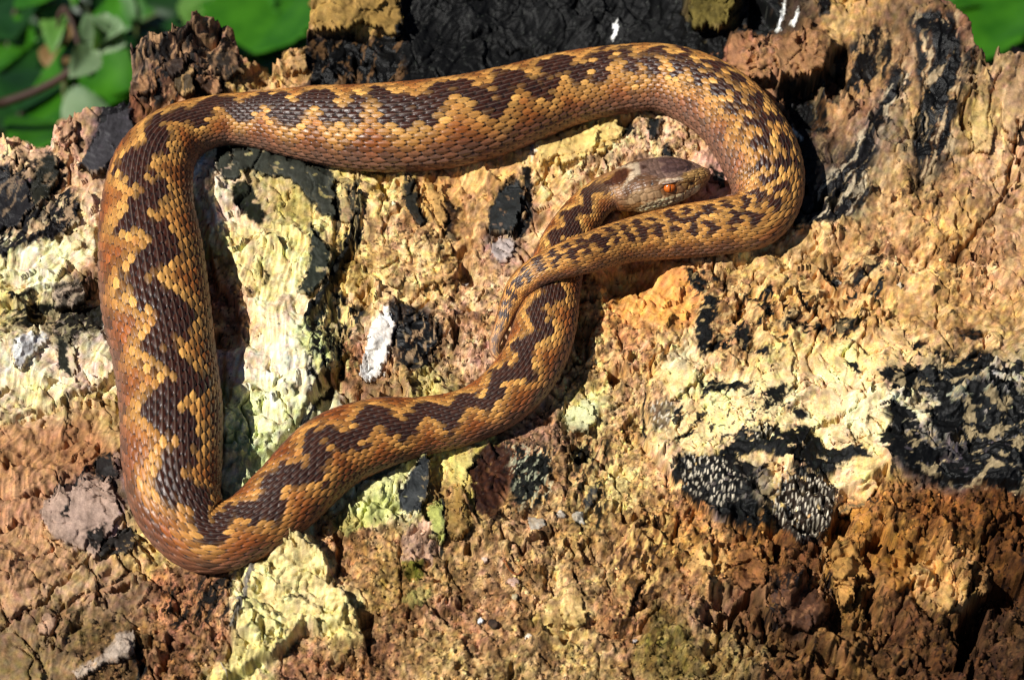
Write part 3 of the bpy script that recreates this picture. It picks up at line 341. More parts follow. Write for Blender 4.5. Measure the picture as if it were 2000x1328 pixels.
    for poly, c, soft, cov, ro in PATCH:
        m = window(px, py, poly, soft + 16)
        if not m.any(): continue
        soft, cov = (min(soft, 3.0), max(cov, .99)) if sum(c) < 230 else (soft, cov); d = sdf(X[m], Y[m], poly); a = cov * (1 - sstep(-soft, soft * .6, d + soft * .9 * v2[m]))
        dark = sum(c) < 300; c_ = alb(c) * (.55 if dark else 1)
        if dark:   # char and other darks break open over grain; bluish green sheen painted into colour
            a = a * (1 - .9 * sstep(.56, .68, fbm(px[m] / 22, py[m] / 14, 151, 3) + .2 * v1[m]))
            g = sstep(.25, .6, fbm(px[m] / 12, py[m] / 9, 157, 3)) * .7
            cc = c_ * (1 + .5 * v2[m] + .3 * v1[m])[:, None] + g[:, None] * np.array([.006, .016, .010])
            sp = .45 * sstep(.78, .9, noise(px[m] / 4.5, py[m] / 6, 163) + .15) ; cc = cc + sp[:, None] * np.array([.16, .17, .14])
        else: cc = c_ * (1 + .28 * v1[m] + .2 * v2[m])[:, None]
        C[m] = C[m] * (1 - a[:, None]) + np.clip(cc, .004, .85) * a[:, None]; rough[m] = rough[m] * (1 - a) + ro * a
        if dark: chm[m] = np.maximum(chm[m], a)
    for line, hw, dh, c in RIB:
        m = window(px, py, line, hw + 12); d = sdist(X[m], Y[m], line) / hw; a = 1 - sstep(.75, 1.15, d)
        C[m] = C[m] * (1 - a[:, None]) + alb(c) * (1 + .5 * v2[m])[:, None] * a[:, None]; rough[m] = rough[m] * (1 - .3 * a)
    dots = np.zeros(n)
    for poly in DOTS:
        m = window(px, py, poly, 10); d = sdf(X[m], Y[m], poly)
        f1, f2, ci = worley((px[m] + 1.5 * py[m] / 10) / 5.4, py[m] / 14, 171)
        a = (1 - sstep(.22, .36, f1)) * (1 - sstep(-6, 4, d)) * (((ci >> 5) % 10) < 8); C[m] = C[m] * (1 - a[:, None]) + alb((232, 218, 192)) * (.6 + .4 * ((ci >> 9) % 100) / 100.)[:, None] * a[:, None]; dots[m] = np.maximum(dots[m], a); rough[m] = rough[m] * (1 - a) + .4 * a
    for poly, ang, c1, c2, bal, lw, lt in MARBLE:
        m = window(px, py, poly, 30); d = sdf(X[m] + .4 * wx[m], Y[m] + .4 * wy[m], poly); ca, sa = math.cos(R(ang)), math.sin(R(ang))
        ux = px[m] + .5 * wx[m]; uy = py[m] + .5 * wy[m]; gx = ux * ca - uy * sa; gy = ux * sa + uy * ca
        q = fbm(gx / lw, gy / lt, 181 + int(poly[0][0]), 4, .6); k1 = sstep(bal - .07, bal + .07, q); k2 = sstep(.30, .42, -q) * .8; e_ = (1 - sstep(-18, 4, d)) * (.4 if lt >= 26 and sum(c1) > 200 else 1)
        a = k1 * e_; C[m] = C[m] * (1 - a[:, None]) + alb(c1) * (1 + .5 * v2[m])[:, None] * a[:, None]; chm[m] = np.maximum(chm[m], a * .8); rough[m] = rough[m] * (1 - .35 * a)
        a = k2 * e_ * .85; C[m] = C[m] * (1 - a[:, None]) + alb(c2) * (1 + .25 * v2[m])[:, None] * a[:, None]
    lum = C.mean(-1); C = C * np.clip((lum / .31) ** .45, .35, 1.18)[..., None]
    return np.clip(C, .004, .80), rough, mode, chm, dots
def h_detail(px, py, mode, chm, dots):
    """fine relief in mm"""
    wx = 16 * fbm(px / 60, py / 60, 201, 3); wy = 16 * fbm(px / 60, py / 60, 203, 3)
    X = px + wx; Y = py + wy; c, f, s = mode['c'], mode['f'], mode['s']
    h = 1.3 * fbm(px / 130, py / 130, 211, 2)
    # layered flakes: terraces of a warped field
    t = fbm(X / 120, Y / 90, 221, 3, .45) * 3.4; ti = np.floor(t); tf = t - ti
    terr = (ti + sstep(.0, .13, tf)) / 3.2
    h += (2.9 * f + 1.6 * s + 1.5 * c) * terr * (1 - .35 * chm)
    t2 = fbm(X / 62 + 7, Y / 48, 223, 2, .45) * 2.4; ti = np.floor(t2); terr2 = (ti + sstep(0, .18, t2 - ti)) / 2.4
    h += (1.0 * f + .22 * s + .75 * c) * terr2 * (1 - .6 * chm)
    rid = 1 - np.abs(fbm(X / 50, Y / 50, 231, 4, .55)) * 1.8; h += (.42 * c + .12 * f) * (rid - .6)
    # peeling layers: curled lips along winding contours, and long crevices
    v = fbm(X / 190, Y / 150, 225, 3, .5); lip = np.where(v > 0, np.exp(-v / .16), 0.0) * sstep(-.2, .25, fbm(px / 140, py / 140, 226, 2)); h += (3.2 * f + 2.4 * s + 1.9 * c) * lip * (1 - .4 * chm)
    v = fbm(X / 105 + 3, Y / 95, 227, 3, .5); lip = np.where(v > 0, np.exp(-v / .20), 0.0) * sstep(-.1, .3, fbm(px / 110, py / 110, 228, 2)); h += (2.2 * f + 1.2 * s + 1.5 * c) * lip * (1 - .4 * chm)
    v = np.abs(fbm(X / 240 + 8, Y / 200, 229, 3, .5)); cm = sstep(-.1, .25, fbm(px / 170, py / 170, 230, 2)); h -= 4.0 * (1 - sstep(.012, .042, v)) * cm * (1 - .3 * chm)
    low = sstep(1230, 1420, px) * sstep(930, 1040, py); h += low * (3.4 * fbm(X / 75, Y / 70, 232, 3, .55) - 3.4 * sstep(.1, .5, fbm(X / 60 + 4, Y / 55, 233, 3)))
    # shrinkage cracks
    f1, f2, ci = worley(X / 78, Y / 66, 241); e = f2 - f1
    cm = sstep(-.25, .3, fbm(px / 150, py / 150, 243, 2)); h -= 2.6 * (1 - sstep(.012, .05, e)) * cm * (.6 * s + .9 * f + .8 * c) * (1 - .5 * chm)
    h += .5 * (((ci >> 4) % 100) / 100. - .5) * (f + .5 * c + .35 * s)
    f1, f2, ci = worley(X / 27, Y / 24, 251); e = f2 - f1
    cm = sstep(.0, .45, fbm(px / 90, py / 90, 253, 2)); h -= .9 * (1 - sstep(.02, .13, e)) * cm * (.03 * s + .35 * f + .9 * c)
    pit = sstep(.36, .56, fbm(px / 80 + 5, py / 60, 255, 3, .5)); h -= pit * (1.6 * f + 1.9 * c + .5 * s) * (1 - .7 * chm)
    # crumbs
    f1, _, _ = worley(px / 7.5, py / 7, 261); f1b, _, _ = worley(px / 17, py / 15, 263)
    cmm = c * sstep(-.5, .2, fbm(px / 70, py / 70, 267, 2)) + .03 * f
    h += cmm * (.40 * (1 - f1 * 1.3) + .28 * (1 - f1b * 1.2) * sstep(-.1, .3, noise(px / 40, py / 40, 269)))
    h += .30 * fbm(px / 13, py / 13, 271, 3, .6) * (.04 * s + 1.0 * c + .35 * f)
    # grain along the flow of the wood
    ux = px + 22 * fbm(px / 120, py / 120, 281, 2); uy = py + 22 * fbm(px / 120, py / 120, 282, 2)
    g = .05 * fbm(ux / 7, uy / 90, 283, 3, .6); big = .05 * fbm(ux / 26, uy / 160, 289, 2); wsum = np.full(px.shape, .05)
    for (x, y), r, a in FLOW:
        w = np.exp(-((px - x) ** 2 + (py - y) ** 2) / (2 * r * r)) ** 1.5; m = w > .02; w = w[m]; wsum[m] += w
        ca, sa = math.cos(R(a)), math.sin(R(a)); gx = ux[m] * ca - uy[m] * sa; gy = ux[m] * sa + uy[m] * ca
        g[m] += w * fbm(gx / 90, gy / 6.5, 284 + int(x), 3, .6); big[m] += w * fbm(gx / 170, gy / 24, 285 + int(x), 3)
    g = g / wsum * 1.2; big = big / wsum; dull = 1 - .3 * chm
    h += .17 * g * (s + .5 * f) * dull + .6 * s * big * dull
    X = px + 5 * fbm(px / 20, py / 20, 293, 3); Y = py + 5 * fbm(px / 20, py / 20, 297, 3)
    for line, hw, dep in CRACK:
        m = window(px, py, line, 30); d = sdist(X[m], Y[m], line); h[m] -= dep * (1 - sstep(.35, 1.25, d / (hw * (1 + .5 * noise(px[m] / 25, py[m] / 25, 299)))))
    for line, hw, dh, cc in RIB:
        m = window(px, py, line, 30); d = sdist(X[m], Y[m], line) / hw; h[m] += dh * (1 - sstep(.6, 1.15, d))
    h += .35 * chm + .22 * dots
    return h, g
# ------------------------------------------------------------------ path of the snake, snout to tail: x, y, half width px, lift mm, roll deg
PATH = [(1378,337,3,5.0,26),(1370,339,22,5.0,26),(1350,342,37,4.9,26),(1320,346,49,4.8,26),(1290,352,54,4.6,26),(1250,359,56,4.0,24),(1215,369,46,3.2,18),(1186,377,38,2.2,10),(1160,395,37,1.0,4),(1135,424,41,0,0),(1112,462,46,0,0),(1093,505,50,0,3),(1080,560,53,0,6),(1064,640,60,0,8),(1036,712,61,0,8),(985,772,59,0,4),(915,812,55,0,0),(825,832,57,0,-8),(740,846,69,0,-12),(645,886,76,0,-10),(556,972,73,0,-6),(475,1034,67,0,0),(400,1046,74,0,4),(348,985,86,0,10),(336,900,95,0,10),(334,800,98,0,10),(322,700,98,0,9),(305,600,103,0,5),(295,500,100,0,1),(288,400,88,0,-3),(303,315,77,0,-4),(350,262,62,0,-4),(425,236,52,0,-2),(500,234,57,0,0),(600,241,75,0,2),(700,249,86,0,2),(800,247,90,0,2),(900,235,90,0,0),(1000,209,84,0,0),(1100,176,75,0,0),(1200,157,70,0,-2),(1290,152,69,0,-4),(1372,180,75,0,-8),(1438,232,78,0,-12),(1484,305,79,0,-14),(1499,372,70,0,-12),(1478,424,59,.6,-6),(1418,441,56,1,-4),(1330,453,53,2.5,-2),(1230,470,44,6,-2),(1150,494,40,9.5,-2),(1070,521,32,9.5,0),(1022,553,27,7,0),(998,592,21,4.5,0),(981,634,15,3,0),(967,668,11.5,1.4,0),(968,690,9,.8,0),(980,703,5,.5,0),(990,708,1.2,.4,0)]
PA = np.array(PATH, float)
def catmull(P, per=24):
    out = []
    Q = np.vstack([2 * P[0] - P[1], P, 2 * P[-1] - P[-2]])
    for i in range(1, len(Q) - 2):
        p0, p1, p2, p3 = Q[i - 1:i + 3]
        for k in range(per):
            t = k / per
            out.append(.5 * ((2 * p1) + (-p0 + p2) * t + (2 * p0 - 5 * p1 + 4 * p2 - p3) * t * t + (-p0 + 3 * p1 - 3 * p2 + p3) * t ** 3))
    out.append(P[-1]); return np.array(out)
CV = catmull(PA); CV[:, 2] = np.maximum(CV[:, 2], 1)
CAMD = lambda s, t, h: (CAM - st_to_world(s, t, h)) @ CDIR
# ------------------------------------------------------------------ wood grid
def axis(lo, hi, step, lo2, hi2, n=26):
    a = np.arange(lo, hi, step); g = np.linspace(0, 1, n + 1)[1:] ** 1.5
    return np.concatenate([(lo - g * (lo - lo2))[::-1], a, a[-1] + g * (hi2 - a[-1])])
gs = axis(-0.146, 0.146, 0.00031, -0.215, 0.215); gt = axis(-0.106, 0.142, 0.00033, -0.19, 0.20)
GS, GT = np.meshgrid(gs, gt)
zero = np.zeros(GS.shape); qx, qy = world_to_px(st_to_world(GS, GT, zero))
H = h_coarse(qx, qy); qx, qy = world_to_px(st_to_world(GS, GT, H * 1e-3))
H = H + h_ledges(qx, qy); qx, qy = world_to_px(st_to_world(GS, GT, H * 1e-3))
COLR, ROU, MODE, CHM, DOT = paint(qx, qy)
hd, grain = h_detail(qx, qy, MODE, CHM, DOT)
COLR = np.clip(COLR * (1 + (.50 * grain * (MODE['s'] + .5 * MODE['f']) * (1 - .5 * CHM))[..., None]), .004, .82)
H = H + hd
# the snake presses into nothing: wood under it stays below its belly
Hm = H * 1e-3
# smoothed heights for things lying on the wood
def blur(A, k):
    ker = np.ones(2 * k + 1) / (2 * k + 1)
    A = np.apply_along_axis(lambda v: np.convolve(np.pad(v, k, 'edge'), ker, 'valid'), 0, A)
    return np.apply_along_axis(lambda v: np.convolve(np.pad(v, k, 'edge'), ker, 'valid'), 1, A)
def sample(A, s, t):
    j = np.clip(np.searchsorted(gs, s) - 1, 0, len(gs) - 2); i = np.clip(np.searchsorted(gt, t) - 1, 0, len(gt) - 2)
    fx = np.clip((s - gs[j]) / (gs[j + 1] - gs[j]), 0, 1); fy = np.clip((t - gt[i]) / (gt[i + 1] - gt[i]), 0, 1)
    return (A[i, j] * (1 - fx) + A[i, j + 1] * fx) * (1 - fy) + (A[i + 1, j] * (1 - fx) + A[i + 1, j + 1] * fx) * fy
HW = blur(Hm, 14); rad = CV[:, 2] * KPX; hb = np.zeros(len(CV))
for _ in range(4):
    hc = hb + rad * .68 + CV[:, 3] * 1e-3
    cs, ct = px_to_st(CV[:, 0], CV[:, 1], hc); rad = CV[:, 2] * KPX * CAMD(cs, ct, hc) / DIST
    hb = sample(HW, cs, ct); hb = np.convolve(np.pad(hb, 30, 'edge'), np.ones(61) / 61, 'valid')
hc = hb + rad * .68 + CV[:, 3] * 1e-3; cs, ct = px_to_st(CV[:, 0], CV[:, 1], hc)
for k in range(0, len(CV), 4):
    r = rad[k]; i0, i1 = np.searchsorted(gt, [ct[k] - r, ct[k] + r]); j0, j1 = np.searchsorted(gs, [cs[k] - r, cs[k] + r])
    if i1 <= i0 or j1 <= j0: continue
    d2 = ((GS[i0:i1, j0:j1] - cs[k]) ** 2 + (GT[i0:i1, j0:j1] - ct[k]) ** 2) / (r * r)
    lim = hc[k] - r * np.minimum(.64, .82 * np.sqrt(np.clip(1 - d2 * .96, 0, 1)))
    Hm[i0:i1, j0:j1] = np.where(d2 < 1, np.minimum(Hm[i0:i1, j0:j1], lim - .0001), Hm[i0:i1, j0:j1])
# broken back rim and the sides of the stump
inn = sstep(-120, -40, qy) * sstep(-100, -20, qx) * sstep(2100, 2020, qx)
ey = np.interp(qx, EDGE_X, EDGE_Y) + inn * (7 * fbm(qx / 16, qy / 40, 311, 3) + 10 * fbm(qx / 60, qy / 60, 313, 2))
over = np.maximum(ey - qy, 0) * KPX
out = np.maximum(((GS / .174) ** 4 + ((GT - .016) / .152) ** 4) ** .25 + .035 * fbm(GS * 28, GT * 28, 317, 3) - 1, 0) * .16
Hm = Hm - np.minimum(over * 9, .30) - np.minimum(out * 2.0 + out ** 2 * 160, .40) * (over < 1e-6)
WV = st_to_world(GS, GT, Hm).reshape(-1, 3); WV[:, 2] = np.maximum(WV[:, 2], -.02)
stump = tag(bpy.data.objects.new('tree_stump', None), 'weathered rotten tree stump with charred patches, cracked wood and yellow lichen under the snake', 'tree stump')
col.objects.link(stump); stump.location = (0, 0, 0)
wood = link('wood_body', mesh_np('wood_body', WV, gridfaces(*GS.shape), COLR.reshape(-1, 3), ROU.ravel(), True, np.clip(MODE['c'] + .15 * MODE['f'], 0, 1).ravel()), M_WOOD, stump)
HB = blur(Hm, 5)
def surf(px, py):
    """point of the built wood seen at a pixel: s, t, h"""
    h = np.zeros(np.shape(px))
    for _ in range(5): s, t = px_to_st(px, py, h); h = sample(HB, s, t)
    return s, t, h
# ------------------------------------------------------------------ bark and wood plates lying on the stump, each its own piece
NPL = [0]
def plate(name, poly, lift=1.2, thick=None, tilt=(0, 0), curl=0.0, c=None, mix=.5, rough=None, rag=4.0, dome=0.0):
    NPL[0] += 1; sd = 400 + NPL[0] * 3; P = np.array(poly, float); st_ = 2.3
    x0, y0 = P.min(0) - 8; x1, y1 = P.max(0) + 8
    X, Y = np.meshgrid(np.arange(x0, x1, st_), np.arange(y0, y1, st_))
    rag = rag * 2.0; lift = lift * .75
    d = sdf(X + rag * fbm(X / 24, Y / 24, sd, 4, .6), Y + rag * fbm(X / 24, Y / 24, sd + 1, 4, .6), poly)
    ins = d < 0; fc = ins[:-1, :-1] & ins[1:, :-1] & ins[:-1, 1:] & ins[1:, 1:]
    if fc.sum() < 6: return
    cx, cy = P.mean(0); ext = max(x1 - x0, y1 - y0) / 2
    s, t, h0 = surf(X, Y); hm = np.median(h0[ins]); base = .35 * h0 + .65 * hm
    C, ro, mode, chm, dts = paint(X, Y); hd, g = h_detail(X, Y, mode, chm, dts)
    hd = hd - hd[ins].mean()
    top = base + 1e-3 * (lift + tilt[0] * (X - cx) / ext + tilt[1] * (Y - cy) / ext + .45 * hd + dome * (1 - np.minimum((((X - cx) ** 2 + (Y - cy) ** 2) / ext ** 2), 1))) + curl * 1e-3 * np.exp(d / 7.0) - .0003 * np.exp(d / 2.0)
    th = 1e-3 * max(thick or 0, lift + .7); s, t = px_to_st(X, Y, top)
    if c is not None:
        v = fbm(X / 26, Y / 26, sd + 5, 4, .6); v2 = fbm(X / 7, Y / 7, sd + 7, 3)
        mix = (mix * (1 - chm * (sum(c) > 300)))[..., None]; C = C * (1 - mix) + mix * alb(c) * (1 + .35 * v + .25 * v2)[..., None]
    if rough: ro = np.full(X.shape, rough)
    idx = -np.ones(X.shape, int); used = np.zeros(X.shape, bool)
    used[:-1, :-1] |= fc; used[1:, :-1] |= fc; used[:-1, 1:] |= fc; used[1:, 1:] |= fc
    n = used.sum(); idx[used] = np.arange(n)
    a, b, c_, d_ = idx[:-1, :-1][fc], idx[:-1, 1:][fc], idx[1:, 1:][fc], idx[1:, :-1][fc]
    F = np.stack([a, d_, c_, b], 1); FB = np.stack([a, b, c_, d_], 1) + n
    V = np.concatenate([st_to_world(s[used], t[used], top[used]), st_to_world(s[used], t[used], (top - th)[used])])
    E = {}
    for q in (F[:, [0, 1]], F[:, [1, 2]], F[:, [2, 3]], F[:, [3, 0]]):
        for u, w in q: E[(u, w)] = 1
    side = np.array([(u, u + n, w + n, w) for (u, w) in E if (w, u) not in E])
    F = np.concatenate([F, FB, side]); CC = np.clip(C[used], .004, .82)
    me = mesh_np(name, V, F, np.concatenate([CC, CC * .9]), np.concatenate([ro[used], ro[used]]), True, np.tile(np.clip(mode['c'][used] + .3 * mode['f'][used], 0, 1) * .7, 2))
    return link(name, me, M_PLATE, stump)
BF, CF, WP = 'bark_flake', 'charred_flake', 'wood_plate'
for a in (
 # shards and flakes inside the loop
 (CF,[(972,370),(1012,350),(1023,380),(1013,430),(1000,454),(956,452),(952,420)],2.6,1.2,(1.2,0),.5,(44,46,46),.7),
 (CF,[(603,425),(628,468),(649,490),(641,530),(612,572),(580,570),(600,540),(606,500)],1.8,1.0,(1.0,0),.6,(58,62,52),.6),
 (CF,[(424,300),(470,286),(522,288),(568,305),(598,322),(648,345),(660,420),(645,424),(612,400),(586,370),(562,346),(520,343),(482,328),(462,352),(440,352),(422,328)],1.4,1.2,(0,-.3),.3,(72,74,64),.5),
 (WP,[(722,642),(756,602),(771,622),(766,662),(746,724),(714,748),(702,722)],2.2,1.6,(.6,-.6),.3,(246,240,230),.7),
 (CF,[(768,642),(802,612),(850,622),(864,652),(848,698),(818,720),(782,712),(766,690)],1.6,1.8,(.5,.3),0,None,0),
 (CF,[(757,590),(800,592),(820,616),(792,640),(768,640)],2.2,1.4,(.8,-.4),.3,(44,42,42),.5),
 (WP,[(820,380),(868,350),(868,440),(850,440),(830,410)],1.2,1.2,(.6,0),.2,(206,160,96),.6),
 (WP,[(960,470),(1004,462),(1008,490),(986,512),(958,500)],1.4,1.3,(.5,.2),.2,(186,172,166),.6),
 (BF,[(665,350),(700,345),(705,400),(680,440),(660,420)],1.4,1.4,(.6,0),.4,(92,84,66),.5),
 (BF,[(780,350),(812,352),(818,400),(836,438),(815,440),(792,400)],1.4,1.2,(.8,0),.4,(48,46,38),.6),
 (WP,[(1192,405),(1212,402),(1218,440),(1190,450),(1180,425)],1.6,1.6,(.4,0),0,(186,138,98),.6),
 (CF,[(1262,232),(1290,236),(1284,272),(1268,266)],1.2,1.0,(.4,0),.2,(44,46,46),.7),(CF,[(1292,302),(1299,284),(1319,300),(1314,313)],1.6,1.0,(.4,0),.2,(42,44,46),.7),(CF,[(1378,335),(1416,350),(1419,364),(1388,353)],1.2,1.0,(.4,0),.2,(48,50,50),.7),
 (WP,[(1042,284),(1076,262),(1130,250),(1204,236),(1220,262),(1180,296),(1130,310),(1095,322),(1050,314)],1.0,1.6,(0,.4),0,(226,190,114),.3),
 (WP,[(640,640),(668,620),(668,700),(650,740),(636,700)],1.0,1.2,(.5,0),.2,(176,160,110),.4),
 (WP,[(720,470),(790,460),(800,520),(770,560),(715,545),(690,500)],1.0,1.4,(.4,.4),0,None,0),(WP,[(800,470),(870,460),(900,520),(880,552),(820,560),(790,520)],1.4,1.6,(.5,.4),0,None,0),
 # left side
 (BF,[(205,218),(248,198),(262,240),(258,290),(232,328),(178,332),(152,322),(186,270)],2.0,1.4,(-.6,.8),.4,(74,71,74),.7),
 (BF,[(66,312),(104,300),(120,352),(98,384),(58,404)],2.0,1.6,(1.0,0),.3,(46,46,36),.6),(BF,[(-10,330),(28,342),(54,352),(64,400),(38,442),(-10,450)],1.8,1.6,(.8,0),.3,(46,44,46),.5),
 (BF,[(90,452),(128,396),(158,394),(150,432),(102,472)],1.6,1.0,(.6,.4),.6,(150,126,112),.45),
 (BF,[(98,580),(105,556),(150,544),(172,565),(162,590),(112,602)],2.0,2.0,(.3,.4),0,(176,154,134),.6,None,3,1.2),
 (BF,[(20,682),(58,656),(96,656),(62,692),(34,720)],1.4,1.0,(-.3,.6),.5,(208,208,208),.6),(BF,[(100,660),(135,652),(150,720),(150,750),(118,735)],1.4,1.2,(.8,0),.5,(176,166,128),.4),
 (BF,[(78,1012),(93,963),(150,953),(165,926),(202,933),(224,950),(238,1010),(202,1062),(186,1084),(148,1068),(98,1043)],1.3,1.0,(.4,.2),.5,(182,154,136),.4),
 (BF,[(198,1064),(230,1030),(265,1033),(263,1073),(216,1088),(190,1088)],1.2,1.0,(.4,0),.4,(60,54,50),.5),(BF,[(186,890),(218,882),(229,930),(202,942),(185,926)],1.4,1.0,(.4,0),.4,(54,48,46),.5),
 (WP,[(72,1215),(90,1195),(112,1205),(115,1230),(95,1240),(75,1235)],1.6,1.8,(0,.2),0,(206,164,138),.6,None,2,1.0),(WP,[(105,1225),(120,1190),(160,1155),(215,1135),(262,1112),(268,1125),(190,1165),(140,1200),(118,1245)],1.6,1.8,(.2,.4),0,(178,132,98),.4),
 (WP,[(0,1170),(28,1160),(90,1140),(95,1165),(55,1190),(15,1215)],1.0,1.2,(.2,.3),0,(184,138,104),.3),(WP,[(-10,1230),(30,1232),(60,1262),(88,1308),(80,1335),(-10,1335)],1.4,1.4,(.6,.2),.2,None,0),
 (BF,[(140,1312),(200,1282),(234,1240),(262,1230),(264,1272),(212,1292),(150,1326)],1.4,1.2,(.4,.3),.4,(198,180,162),.4),
 # top rim
 (BF,[(256,112),(292,88),(288,120),(300,132),(262,140)],3.0,2.2,(-1,-.6),.8,(134,116,110),.6),(BF,[(262,142),(300,135),(312,170),(290,185),(258,180)],1.5,1.5,(.2,.3),.2,(160,112,72),.5),(BF,[(310,120),(350,75),(365,90),(360,130),(335,150)],3.2,3,(1.2,-.4),.6,(70,56,48),.6),(BF,[(366,72),(430,52),(458,58),(462,95),(420,90),(390,100),(370,88)],3.0,2.6,(.4,-.8),.4,(172,128,92),.5),(BF,[(400,105),(460,100),(478,140),(440,150),(410,130)],2.0,2.0,(.6,.4),.3,(60,50,40),.6),(BF,[(345,130),(372,125),(380,175),(360,190),(340,165)],1.8,1.8,(.8,0),.3,(196,160,104),.5),(BF,[(380,140),(420,150),(440,175),(420,185),(390,170)],1.6,1.6,(.5,.5),.5,(172,120,82),.5),
 (BF,[(545,122),(562,100),(598,95),(602,130),(570,140)],2.2,2.2,(.2,-.8),.6,(190,150,104),.5),(BF,[(484,122),(520,130),(530,155),(500,165),(480,150)],1.6,1.6,(.2,-.4),.4,(120,86,60),.5),(BF,[(108,252),(122,234),(150,230),(150,262),(128,285),(108,290)],2.2,2.4,(.4,-.6),.4,(186,142,108),.5),(BF,[(30,290),(50,272),(75,287),(98,292),(92,320),(60,330),(35,310)],1.6,1.8,(.2,-.4),.3,(206,168,130),.5),
 # top and right
 (WP,[(604,4),(640,-30),(768,-40),(784,20),(780,60),(764,66),(742,50),(690,38),(668,58),(612,50)],1.4,2.0,(.3,.5),.2,(150,118,62),.5),(WP,[(750,15),(782,10),(784,40),(770,68),(752,50)],2.0,2.0,(.5,.5),.4,(178,154,74),.5),
 (WP,[(1332,-20),(1352,0),(1346,44),(1372,52),(1420,46),(1438,10),(1438,-30)],2.4,2.4,(.2,.6),.2,(126,110,52),.5),
 (BF,[(1414,120),(1428,72),(1446,58),(1466,78),(1500,76),(1520,110),(1500,150),(1470,150),(1440,140)],1.6,2,(.2,.3),0,(176,126,84),.5),(BF,[(1512,78),(1550,68),(1562,92),(1600,78),(1622,92),(1610,128),(1560,146),(1520,140)],1.8,2,(.4,.3),.2,(172,126,86),.5),
 (WP,[(1895,215),(1935,205),(1940,280),(1925,300),(1895,290)],1.4,1.6,(.2,0),.2,(206,180,110),.3),(WP,[(1948,110),(1975,95),(2010,100),(2010,220),(1985,280),(1960,250),(1945,180)],2.0,2.2,(.4,0),.2,(206,164,122),.35),(WP,[(1855,40),(1875,25),(1896,42),(1904,90),(1885,100),(1862,80)],2.2,2.4,(.5,-.4),.3,(176,126,92),.5),
 # blade, tongue and small plates of the lower half
 (CF,[(828,876),(841,900),(837,950),(823,1002),(788,1006),(777,970),(800,930)],3.0,2.0,(1.0,-.8),.4,(66,69,70),.6),(WP,[(885,890),(940,880),(915,920),(905,960),(880,940)],1.2,1.2,(.2,.2),.2,(204,188,110),.5),
 (WP,[(868,980),(905,970),(925,1010),(905,1050),(880,1045),(868,1020)],1.8,2,(.4,.2),0,(150,118,60),.4),(WP,[(832,992),(862,978),(872,1030),(866,1064),(842,1042)],1.4,1.4,(.4,0),.3,(190,196,110),.4),(WP,[(1100,800),(1150,780),(1166,800),(1150,842),(1110,832)],1.6,1.6,(.4,.2),.2,(206,206,160),.4),(BF,[(1136,985),(1150,955),(1171,945),(1166,975),(1146,1002)],1.6,1.4,(.3,0),.3,(70,72,72),.5),
 (WP,[(1190,1150),(1230,1110),(1260,1090),(1262,1120),(1240,1160),(1230,1200),(1200,1180)],2.0,2.0,(.5,.3),.3,(176,132,72),.4),(WP,[(1105,1160),(1130,1135),(1140,1180),(1150,1215),(1100,1225),(1095,1195)],1.4,1.6,(.2,.2),0,(222,184,112),.4),
 (WP,[(1622,1078),(1642,1042),(1682,1042),(1678,1082),(1700,1128),(1674,1122),(1662,1170),(1642,1182),(1628,1120)],2.4,2.2,(.3,.2),.3,(196,146,80),.5),(WP,[(1664,985),(1682,975),(1705,995),(1705,1030),(1685,1045),(1662,1035)],1.8,2,(.3,.2),0,(206,144,60),.6),(WP,[(1742,1068),(1772,1066),(1778,1138),(1756,1152),(1742,1130)],2.2,2.2,(.3,.2),.2,(180,122,54),.5),(WP,[(1782,1110),(1810,1090),(1860,1078),(1900,1120),(1892,1160),(1850,1185),(1792,1162)],2.2,2.6,(.2,.4),.3,(216,168,106),.35),(WP,[(1905,1110),(1935,1100),(1945,1130),(1920,1160),(1905,1145)],2,2,(.3,.3),.3,(186,142,90),.4),(WP,[(1600,1085),(1612,1065),(1618,1100),(1606,1115)],1.8,1.6,(.2,0),.2,(206,160,104),.5),
 (WP,[(1430,1085),(1465,1070),(1500,1100),(1495,1140),(1450,1150),(1425,1120)],1.4,1.6,(.4,.3),.2,(140,90,56),.4),(WP,[(1505,1150),(1560,1130),(1615,1160),(1618,1200),(1580,1225),(1530,1222),(1505,1195)],2.0,2.2,(.2,.5),.2,(116,78,56),.4),(WP,[(1610,1130),(1630,1130),(1632,1175),(1615,1180)],1.6,1.6,(.3,0),.2,(140,106,80),.4),
): plate(*a)
for x, y, r, c in ((907,556,6,(240,234,224)),(1636,552,7,(236,226,206)),(1757,556,7,(240,230,200)),(936,1210,7,(246,244,240)),(962,1216,10,(40,36,34)),(1030,1240,6,(236,220,200)),(946,1090,7,(232,206,186)),(1002,1136,12,(236,196,176)),(1545,607,12,(232,196,140)),(1690,610,9,(226,186,130)),(1240,1250,6,(230,228,226)),(1005,1165,8,(206,190,150)),(150,478,10,(226,206,150)),(1130,1010,12,(196,190,176)),(1046,1020,16,(186,180,166)),(1096,1004,9,(206,198,184))):
    w_ = np.random.uniform(.6, 1.3, 7); plate('wood_chip', [(x + r * w_[q] * 1.3 * math.cos(q * .9 + x), y + r * w_[q] * math.sin(q * .9 + x)) for q in range(7)], 1.2, 1.4, (.5, .2), 0, c, .9, None, 1.0)
